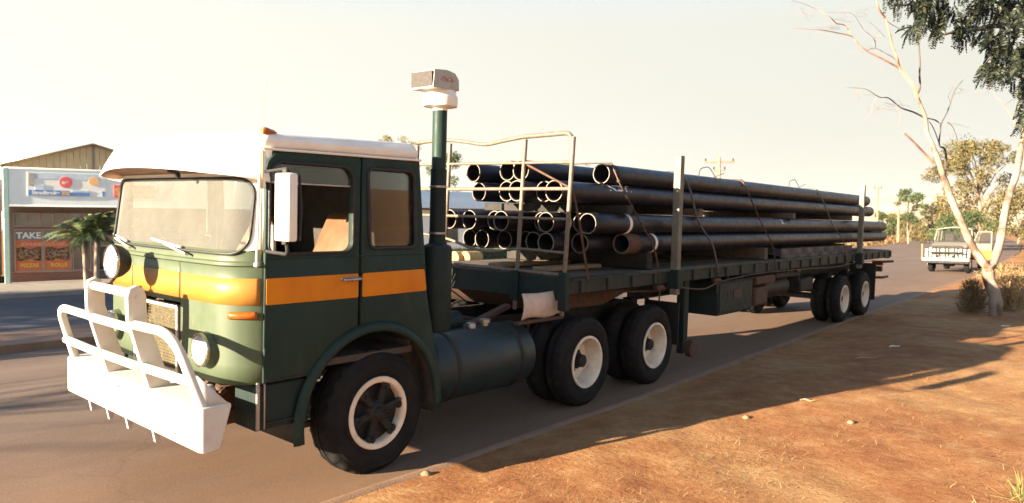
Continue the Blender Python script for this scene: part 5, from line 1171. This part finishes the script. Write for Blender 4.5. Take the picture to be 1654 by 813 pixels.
m = mb(); m.bb(-.98, -.93, -.10, -.06, .50, 1.12, .01); m.tube([(-.95, -.08, .9), (-.80, .1, .9)], .015, 6); m.build('side_pole', M['timber'], ut)
m = mb(); m.bb(-.90, -.76, .98, 1.04, 1.10, 1.28, .02); m.build('mirror', M['dark'], ut)

# ------------------------------------------------------------------ take-away shop across the road
SA = R_(70.5); shop = empty('takeaway_shop', (-23.95, 3.94, 0), (0, 0, SA), 'low take-away shop with tan gable, white fascia and poster window', 'building')
WB = 1.2
PALE = pm('fascia_paint', (.80, .84, .82), (.74, .78, .77), 2, .6); BRICK = pm('brick', (.42, .20, .14), (.32, .15, .10), 6, .85, bump=.3); MORT = pm('mortar', (.36, .26, .20), (.30, .20, .15), 9, .9)
GAB = pm('tan_cladding', (.56, .43, .24), (.48, .36, .20), 5, .6); CEL = pm('mint_post_paint', (.42, .62, .55), (.34, .52, .46), 5, .5); WOODF = pm('window_frame_paint', (.52, .40, .32), (.44, .33, .26), 5, .6)
m = mb(); m.bb(-.03, 9.4, -.03, .08, 2.74, 3.96, .01); m.build('fascia', PALE, shop)
m = mb(); m.bb(-.04, 9.4, -.05, .03, 3.955, 4.00, .008); m.bb(-.04, 9.4, -.04, .03, 2.70, 2.742, .005); m.build('fascia_trim', PALE, shop)
m = mb(); m.bb(.0, 9.4, .09, WB-.01, 2.72, 2.80); m.build('awning_soffit', BRICK, shop)
# ribbed gable, each sheet a strip
gx0, gx1, gap_ = -.05, 5.15, 2.55
def gz(x): return 4.10+(.80)*(1-abs(x-gap_)/(gap_+.05)) if True else 0
k = 0
for i in range(26):
    x0 = gx0+(gx1-gx0)*i/26; x1 = gx0+(gx1-gx0)*(i+1)/26; xm = (x0+x1)/2; yy = .45
    zt = [gz(x0), gz(x1)]
    m = mb(); m.prism([(x0+.006, 3.90), (x1-.006, 3.90), (x1-.006, zt[1]), (x0+.006, zt[0])], lambda a, b, c: (a, c, b), yy, yy+.03+.012*(i % 2)); m.build('cladding_strip', GAB, shop, smooth=False)
m = mb(); 
for (a, b) in (((gx0-.12, 4.06), (gap_, 4.90)), ((gap_, 4.90), (gx1+.12, 4.06))):
    m.prism([a, b, (b[0], b[1]+.05), (a[0], a[1]+.05)], lambda p, q, c: (p, c, q), .30, .52)
m.build('barge_board', GAB, shop)
m = mb(); m.bb(gap_-.035, gap_+.035, .41, .452, 3.9, 4.86, .005); m.build('gable_post', M['concrete'], shop)
m = mb(); m.add([(gx0-.15, .35, 4.11), (gap_, .35, 4.95), (gx1+.15, .35, 4.11), (gx0-.15, 9, 4.11), (gap_, 9, 4.95), (gx1+.15, 9, 4.11)], [[0, 1, 4, 3], [1, 2, 5, 4]]); m.build('roof', M['alum'], shop, solid=.03)
m = mb(); m.bb(-.06, .10, -.06, .08, 0, 3.97, .015); m.build('awning_post', CEL, shop)
m = mb(); m.bb(6.2, 6.36, -.06, .08, 0, 2.74, .015); m.build('awning_post', CEL, shop)
# wall: brick courses below the sill and between windows
m = mb(); m.bb(.0, 9.4, WB+.04, WB+.18, 0, 2.8); m.bb(.0, 9.4, WB+.18, 8.8, 0, 3.9); m.build('wall', MORT, shop)
bme = None; nbk = 0
for rz in range(5):
    for i in range(17):
        x = .02+.236*i+(.118 if rz % 2 else 0)
        if x > 3.9: continue
        if bme is None:
            m = mb(); m.box((0, 0, 0), (.224, .03, .078), .004); o = m.build('brick', BRICK, shop); bme = o.data
        else: o = bpy.data.objects.new('brick', bme); col.objects.link(o); o.parent = shop
        o.location = (x+.112, WB+.03, .045+.088*rz)
def window(x0, x1, z0, z1, mat, fw=.03, name='window', parent=shop):
    m = mb(); plate_y(m, [[(x0, z0), (x1, z0), (x1, z1), (x0, z1)], [(x0+fw, z0+fw), (x1-fw, z0+fw), (x1-fw, z1-fw), (x0+fw, z1-fw)]], WB-.01, .07, .004); f = m.build(name, WOODF, parent)
    m = mb(); m.bb(x0+fw*.5, x1-fw*.5, WB+.005, WB+.02, z0+fw*.5, z1-fw*.5); m.build('pane', mat, f); return f
GLS = pm('shop_glass', (.16, .13, .11), (.22, .18, .15), 2, .12, spec=.8); GD = pm('dark_shop_glass', (.02, .022, .035), (.04, .04, .05), 2, .1, spec=.8)
for i in range(9): window(.12+.405*i, .12+.405*(i+1)-.01, 2.02, 2.52, GLS)
ORG = pm('poster_orange', (.52, .12, .05), (.60, .20, .06), 8, .6); SLATE = pm('poster_slate', (.16, .18, .20), (.20, .21, .22), 8, .6); PIC = pm('poster_picture', (.05, .03, .025), (.34, .20, .10), 14, .6, lo=.42, hi=.60); YEL = pm('poster_yellow', (.78, .48, .08), (.70, .38, .05), 20, .6); WHT = pm('sign_white', (.80, .80, .76), (.76, .76, .72), 20, .6); PNK = pm('poster_pink', (.74, .32, .24), (.66, .26, .18), 20, .6)
for (x0, x1) in ((.14, .97), (.98, 1.83)):
    f = window(x0, x1, .46, 1.95, ORG)
    m = mb(); m.bb(x0+.03, x1-.03, WB-.002, WB+.004, 1.56, 1.90); m.build('poster_header', SLATE, f)
    m = mb(); m.grid(lambda u, v: (x0+.06+(x1-x0-.12)*u, WB-.002, .86+.42*v-.04*math.sin(u*9+v*3)), 8, 4); m.build('poster_picture', PIC, f, solid=.003)
m = mb()
for t, x, z, s_, mt in (('TAKE', .19, 1.62, .30, WHT), ('AWAY', 1.03, 1.62, .27, WHT), ('JOHNNIES', .34, 1.36, .155, PNK), ('BURGERS', 1.06, 1.36, .155, PNK), ('PIZZAS', .30, .62, .17, YEL), ('ROLLS', 1.20, .62, .17, YEL)):
    vs_, fs_ = text_mesh(t, s_, .008); q = mb(); q.add([(x+a, WB-.008, z+b) for a, b, c in vs_], fs_); q.build('lettering', mt, shop, norm=False)
window(2.48, 3.60, .10, 1.35, GD, .04); window(3.64, 5.4, .10, 1.95, GD, .04); window(1.86, 2.44, .46, 1.95, GLS, .03)
m = mb(); m.bb(2.46, 3.62, WB-.06, WB+.02, .04, .10, .01); m.build('sill', WHT, shop)
m = mb(); m.bb(.0, 3.9, WB-.05, WB+.02, .425, .455, .008); m.build('sill', WOODF, shop)
# fascia advertisement
ad = empty('advertising_panel', (0, 0, 0)); ad.parent = shop
B1 = pm('ad_blue', (.10, .20, .48), (.14, .26, .55), 12, .5); B2 = pm('ad_pale_blue', (.40, .50, .62), (.60, .66, .70), 6, .5); RED = pm('ad_red', (.72, .12, .14), (.66, .10, .10), 12, .5); ORD = pm('ad_orange_ice', (.82, .50, .22), (.78, .42, .2), 12, .5)
def adb(n, x0, x1, z0, z1, mt, y=-.035): q = mb(); q.bb(x0, x1, y-.006, y+.006, z0, z1); return q.build(n, mt, ad)
adb('board', .62, 2.90, 3.06, 3.86, WHT, -.042)
adb('sky_band', .64, 2.88, 3.64, 3.84, B2, -.05); adb('blue_band', .64, 1.78, 3.08, 3.26, B1, -.052); adb('blue_band', 1.80, 2.42, 3.08, 3.20, B1, -.052); adb('blue_band', 2.80, 2.88, 3.08, 3.26, B1, -.052)
adb('picture', .65, .80, 3.40, 3.82, pm('ad_grey', (.30, .30, .26), (.5, .42, .36), 14, .5), -.056)
adb('picture', .84, 1.10, 3.26, 3.45, B2, -.054); adb('picture', 1.9, 2.4, 3.20, 3.27, B2, -.054)
q = mb(); q.lathe([(.0005, -.062), (.19, -.062), (.195, -.055), (.0005, -.054)], (1.72, 0, 3.54), 'Y', 28); q.build('roundel', RED, ad)
q = mb(); q.lathe([(.0005, -.06), (.16, -.06), (.163, -.055), (.0005, -.054)], (2.55, 0, 3.60), 'Y', 22); q.build('roundel', ORD, ad)
for t, x, z, s_, mt in (('Stradbroke', .74, 3.115, .175, WHT), ('30c', 1.58, 3.115, .18, YEL), ('ice', 1.60, 3.48, .17, WHT)):
    vs_, fs_ = text_mesh(t, s_, .006); q = mb(); q.add([(x+a, -.066, z+b) for a, b, c in vs_], fs_); q.build('lettering', mt, ad, norm=False)
rs = mb(); rs.bb(3.16, 4.45, -.05, -.032, 3.04, 3.50, .004); r_s = rs.build('snack_sign', RED, shop)
vs_, fs_ = text_mesh('SNACKS', .34, .012); q = mb(); q.add([(3.20+a, -.056, 3.15+b) for a, b, c in vs_], fs_); q.build('lettering', YEL, r_s, norm=False)
# neighbouring building to the left
nb_ = empty('brick_shop', (-24.6, 3.0, 0), (0, 0, SA), 'orange-brown brick shop at the left edge, next to the take-away', 'building')
m = mb(); m.bb(-7.0, .30, .5, 8, 0, 2.72, .01); m.build('wall', pm('orange_render', (.50, .26, .15), (.42, .20, .12), 3, .8), nb_)
m = mb(); m.bb(-7.1, .36, .3, 8, 2.72, 4.0, .01); m.build('parapet', PALE, nb_)
# palm with two trunks
pp = at(148, 455, 22.6); pp.z = .13
pal = empty('palm', pp, (0, 0, 0), 'young twin-trunked palm standing in front of the take-away shop', 'palm')
V, Fc = [], []
r = random.Random(5)
for k, (dx, dh) in enumerate(((-.16, 1.55), (.16, 1.70))):
    b = RT*dx; top = Vector((b.x*1.3, b.y*1.3, dh)); m = mb(); S = spline([(b.x, b.y, -.05), (b.x*1.1, b.y*1.1, dh*.5), top], 5); m.tube(S, [(.085 if i % 2 else .075) for i in range(len(S))], 10); m.build('trunk', M['bark'], pal)
    for j in range(26):
        a = 2*math.pi*j/17+r.uniform(-.2, .2); el = r.uniform(.25, 1.45); Lf = r.uniform(1.15, 1.6); d = Vector((math.cos(a)*math.cos(el), math.sin(a)*math.cos(el), math.sin(el))); side = d.cross(Vector((0, 0, 1))).normalized()
        prev = None
        for s_ in range(26):
            t = s_/25; p = top+d*Lf*t+Vector((0, 0, -.75*t*t*Lf*(.55+.4*math.cos(el))))
            if prev is not None:
                tg = (p-prev).normalized()
                for sg in (-1, 1):
                    ll = .30*math.sin(math.pi*min(1, t*.9+.08)); lv = (side*sg+tg*.7+Vector((0, 0, -.45-.3*r.random()))).normalized()*ll; w = tg*.024; n_ = len(V)
                    V += [p-w, p+w, p+lv*.6+w*.8, p+lv, p+lv*.6-w*.8]; Fc.append([n_, n_+1, n_+2, n_+3, n_+4])
            prev = p
np_mesh('fronds', np.array([tuple(v) for v in V]), np.array(Fc), M['leaf_palm'], pal)

# --- long low shed and yard behind the trailer
sh_ = empty('long_white_shed', at(690, 372, 46), (0, 0, R_(74)), 'long low shed with pale roof, seen through the trailer headboard', 'building'); sh_.location.z = 0
m = mb(); m.bb(-14, 9.5, 0.4, 7.5, 0, 3.1); m.build('wall', PALE, sh_)
m = mb(); m.add([(-14.3, 0, 3.25), (9.8, 0, 3.25), (9.8, 4, 4.55), (-14.3, 4, 4.55), (9.8, 8, 3.25), (-14.3, 8, 3.25)], [[0, 1, 2, 3], [3, 2, 4, 5]]); m.build('roof', M['white'], sh_, solid=.05)
m = mb(); m.bb(-14.3, 9.8, -.06, .06, 3.14, 3.27, .01); m.build('gutter', M['rust'], sh_)
for i in range(8):
    m = mb(); x = -13+2.8*i; m.bb(x, x+1.5, .36, .42, 1.0, 2.2, .01); w_ = m.build('window', WHT, sh_); m = mb(); m.bb(x+.08, x+1.42, .34, .365, 1.08, 2.12); m.build('pane', GD, w_)
r = random.Random(6)
CS = [tuple(at(r.uniform(720, 860), r.uniform(412, 428), r.uniform(38, 44))) for _ in range(40)]; CS = [(x, y, .0) for x, y, z in CS]
scrub('green_hedge_plants', clusters(CS, .5), 7000, .3, 1.0, 'leaf_green', .09, 9)
for k, (px, lab) in enumerate(((744, 'rusty yellow drum lying in the yard, left of the pair seen under the pipes'), (762, 'rusty yellow drum lying in the yard, right of the pair seen under the pipes'))):
    m = mb(); m.lathe([(.0005, -.45), (.28, -.45), (.30, -.44), (.30, .44), (.28, .45), (.0005, .45)], (0, 0, .30), 'Y', 20)
    o = m.build('steel_drum', YEL if False else pm('drum_yellow%d' % k, (.50, .34, .10), (.34, .18, .07), 6, .7), None); q = at(px, 405, 33); o.location = (q.x, q.y, .35); tag(o, lab, 'drum', 'drums in the yard')

# --- street trees outside the frame on the left: they shade the service road and streak the highway
simple_tree(Vector((-15.5, -13.0, 0)), 6.5, 7, 'street tree beside the service road, left of the view', 'leaf_green', 200, .28, 22, .18, 41, .3)
simple_tree(Vector((-19.5, -8.0, 0)), 6.0, 6, 'second street tree beside the service road, left of the view', 'leaf_green', 200, .28, 20, .18, 42, .3)
simple_tree(Vector((-22.5, -15.0, 0)), 7.0, 7, 'tall street tree by the footpath, left of the view', 'leaf_green', 200, .28, 20, .18, 43, .3)
t = empty('bare_tree', (-8.9, -17.0, .1), (0, 0, 0), 'bare thin-branched tree on the island, left of the view', 'tree')
m = mb(); m.tube(spline([(0, 0, -.1), (.1, .1, 2), (0, .1, 4)], 4), lerp_r(.14, .06, 9), 8); m.build('trunk', M['bark'], t)
r = random.Random(8); m = mb()
for i in range(30):
    a = r.uniform(0, 6.28); z0 = r.uniform(1.6, 4); p = Vector((.05, .1, z0)); pts = [p]; d = Vector((math.cos(a), math.sin(a), r.uniform(.1, .9))).normalized()
    for s_ in range(6): p = p+d*.42; d = (d+Vector((r.gauss(0, .2), r.gauss(0, .2), r.gauss(.02, .15)))).normalized(); pts.append(p)
    m.tube(spline(pts, 2), lerp_r(.035, .006, 13), 5)
m.build('branches', M['twig'], t)

# ------------------------------------------------------------------ litter on the verge
def vz_(x, y): return verge_z(x, y)
def inview_y(r): return r
r = random.Random(77); V, Fc = [], []
for i in range(46000):
    # denser near the camera
    d = r.uniform(1.6, 11)**1.0; a = r.uniform(-.75, .78); p = CAM+FW*d+RT*(math.tan(a)*d); x, y = p.x, p.y
    if x < kx(y)+.25: continue
    if hashn(x*1.7, y*1.3)+r.gauss(0, .5) < .05: continue
    z = vz_(x, y)+.004; l = r.uniform(.012, .070); th_ = r.uniform(0, 6.28); dv = Vector((math.cos(th_), math.sin(th_), r.uniform(-.05, .45)))*l; w = Vector((-dv.y, dv.x, 0)).normalized()*r.uniform(.0010, .0030); p = Vector((x, y, z)); k = len(V)
    V += [p-w, p+w, p+dv+w*.5, p+dv-w*.5]; Fc.append([k, k+1, k+2, k+3])
tag(np_mesh('straw', np.array([tuple(v) for v in V]), np.array(Fc), M['straw']), kind='stuff')
V, Fc = [], []
ico = [(0, 0, 1), (.9, 0, .2), (.3, .85, .25), (-.7, .5, .2), (-.7, -.5, .2), (.3, -.85, .2), (0, 0, -.4)]
icf = [(0, 1, 2), (0, 2, 3), (0, 3, 4), (0, 4, 5), (0, 5, 1), (6, 2, 1), (6, 3, 2), (6, 4, 3), (6, 5, 4), (6, 1, 5)]
for i in range(4200):
    d = r.uniform(1.6, 14); a = r.uniform(-.75, .78); p = CAM+FW*d+RT*(math.tan(a)*d)
    if p.x < kx(p.y)-.1: continue
    s_ = r.uniform(.002, .007)*(1.8 if r.random() < .03 else 1); k = len(V); z = vz_(p.x, p.y) if p.x > kx(p.y)+.1 else .02
    V += [(p.x+a_*s_, p.y+b_*s_, z+c_*s_) for a_, b_, c_ in ico]; Fc += [(k+i_, k+j_, k+l_) for i_, j_, l_ in icf]
tag(np_mesh('gravel', np.array(V), np.array(Fc), pm('gravel', (.24, .12, .06), (.16, .08, .045), 30, .9)), kind='stuff')
def gpt(px, py): 
    for it in range(6):
        z = 0 if it == 0 else verge_z(p.x, p.y)
        d = (CF + RT*((px-CXP)/FPX) + CU*((CYP-py)/FPX)); p = CAM + d*((z-CAM.z)/d.z)
    return p
for px, py, l, a, mt, lab in ((1305, 649, .16, .3, 'timber', 'pale stick lying at the edge of the shadow on the verge, centre right'), (1446, 561, .22, 1.0, 'band', 'pale scrap of rubbish in the shade, left of the forked tree'), (1476, 607, .10, .2, 'timber', 'small pale stone at the tip of the tree shadow'), (1374, 684, .08, 0, 'timber', 'pale stone on the sunlit dirt near the middle of the verge'), (1205, 676, .09, 0, 'timber', 'pale stone just outside the shadow edge'), (1400, 580, .35, .8, 'twig', 'dry curved twig lying in the shade on the verge'), (1625, 528, .14, .5, 'band', 'white scrap lying in front of the forked tree'), (688, 767, .10, .5, 'timber', 'small pale stone beside the kerb near the front wheel')):
    p = gpt(px, py); m = mb()
    if l > .12: m.tube(spline([(-l/2, 0, .012), (-l/6, .02, .02), (l/6, -.015, .014), (l/2, .02, .02)], 3), lerp_r(.012, .007, 10), 6); nm, ct = 'stick', 'stick'
    else:
        m.lathe([(.0005, -.018), (l*.35, -.01), (l*.45, .008), (l*.25, .026), (.0005, .03)], (0, 0, 0), 'Z', 7); nm, ct = 'stone', 'stone'
    o = m.build(nm, M[mt], None, loc=p, rot=(0, 0, a)); tag(o, lab, ct)
# ------------------------------------------------------------------ haze
hz = mb(); hz.bb(-2990, 2990, -2990, 2990, -1.2, 128); o = hz.build('haze', node_mat('haze_air')[0], smooth=False)
hm = o.data.materials[0]; hn = hm.node_tree; hn.nodes.remove(hn.nodes['Principled BSDF'])
pv = hn.nodes.new('ShaderNodeVolumePrincipled'); pv.inputs['Color'].default_value = (.95, .95, .93, 1); pv.inputs['Density'].default_value = .00010; pv.inputs['Anisotropy'].default_value = .2
hn.links.new(pv.outputs[0], hn.nodes['Material Output'].inputs['Volume']); tag(o, kind='stuff')
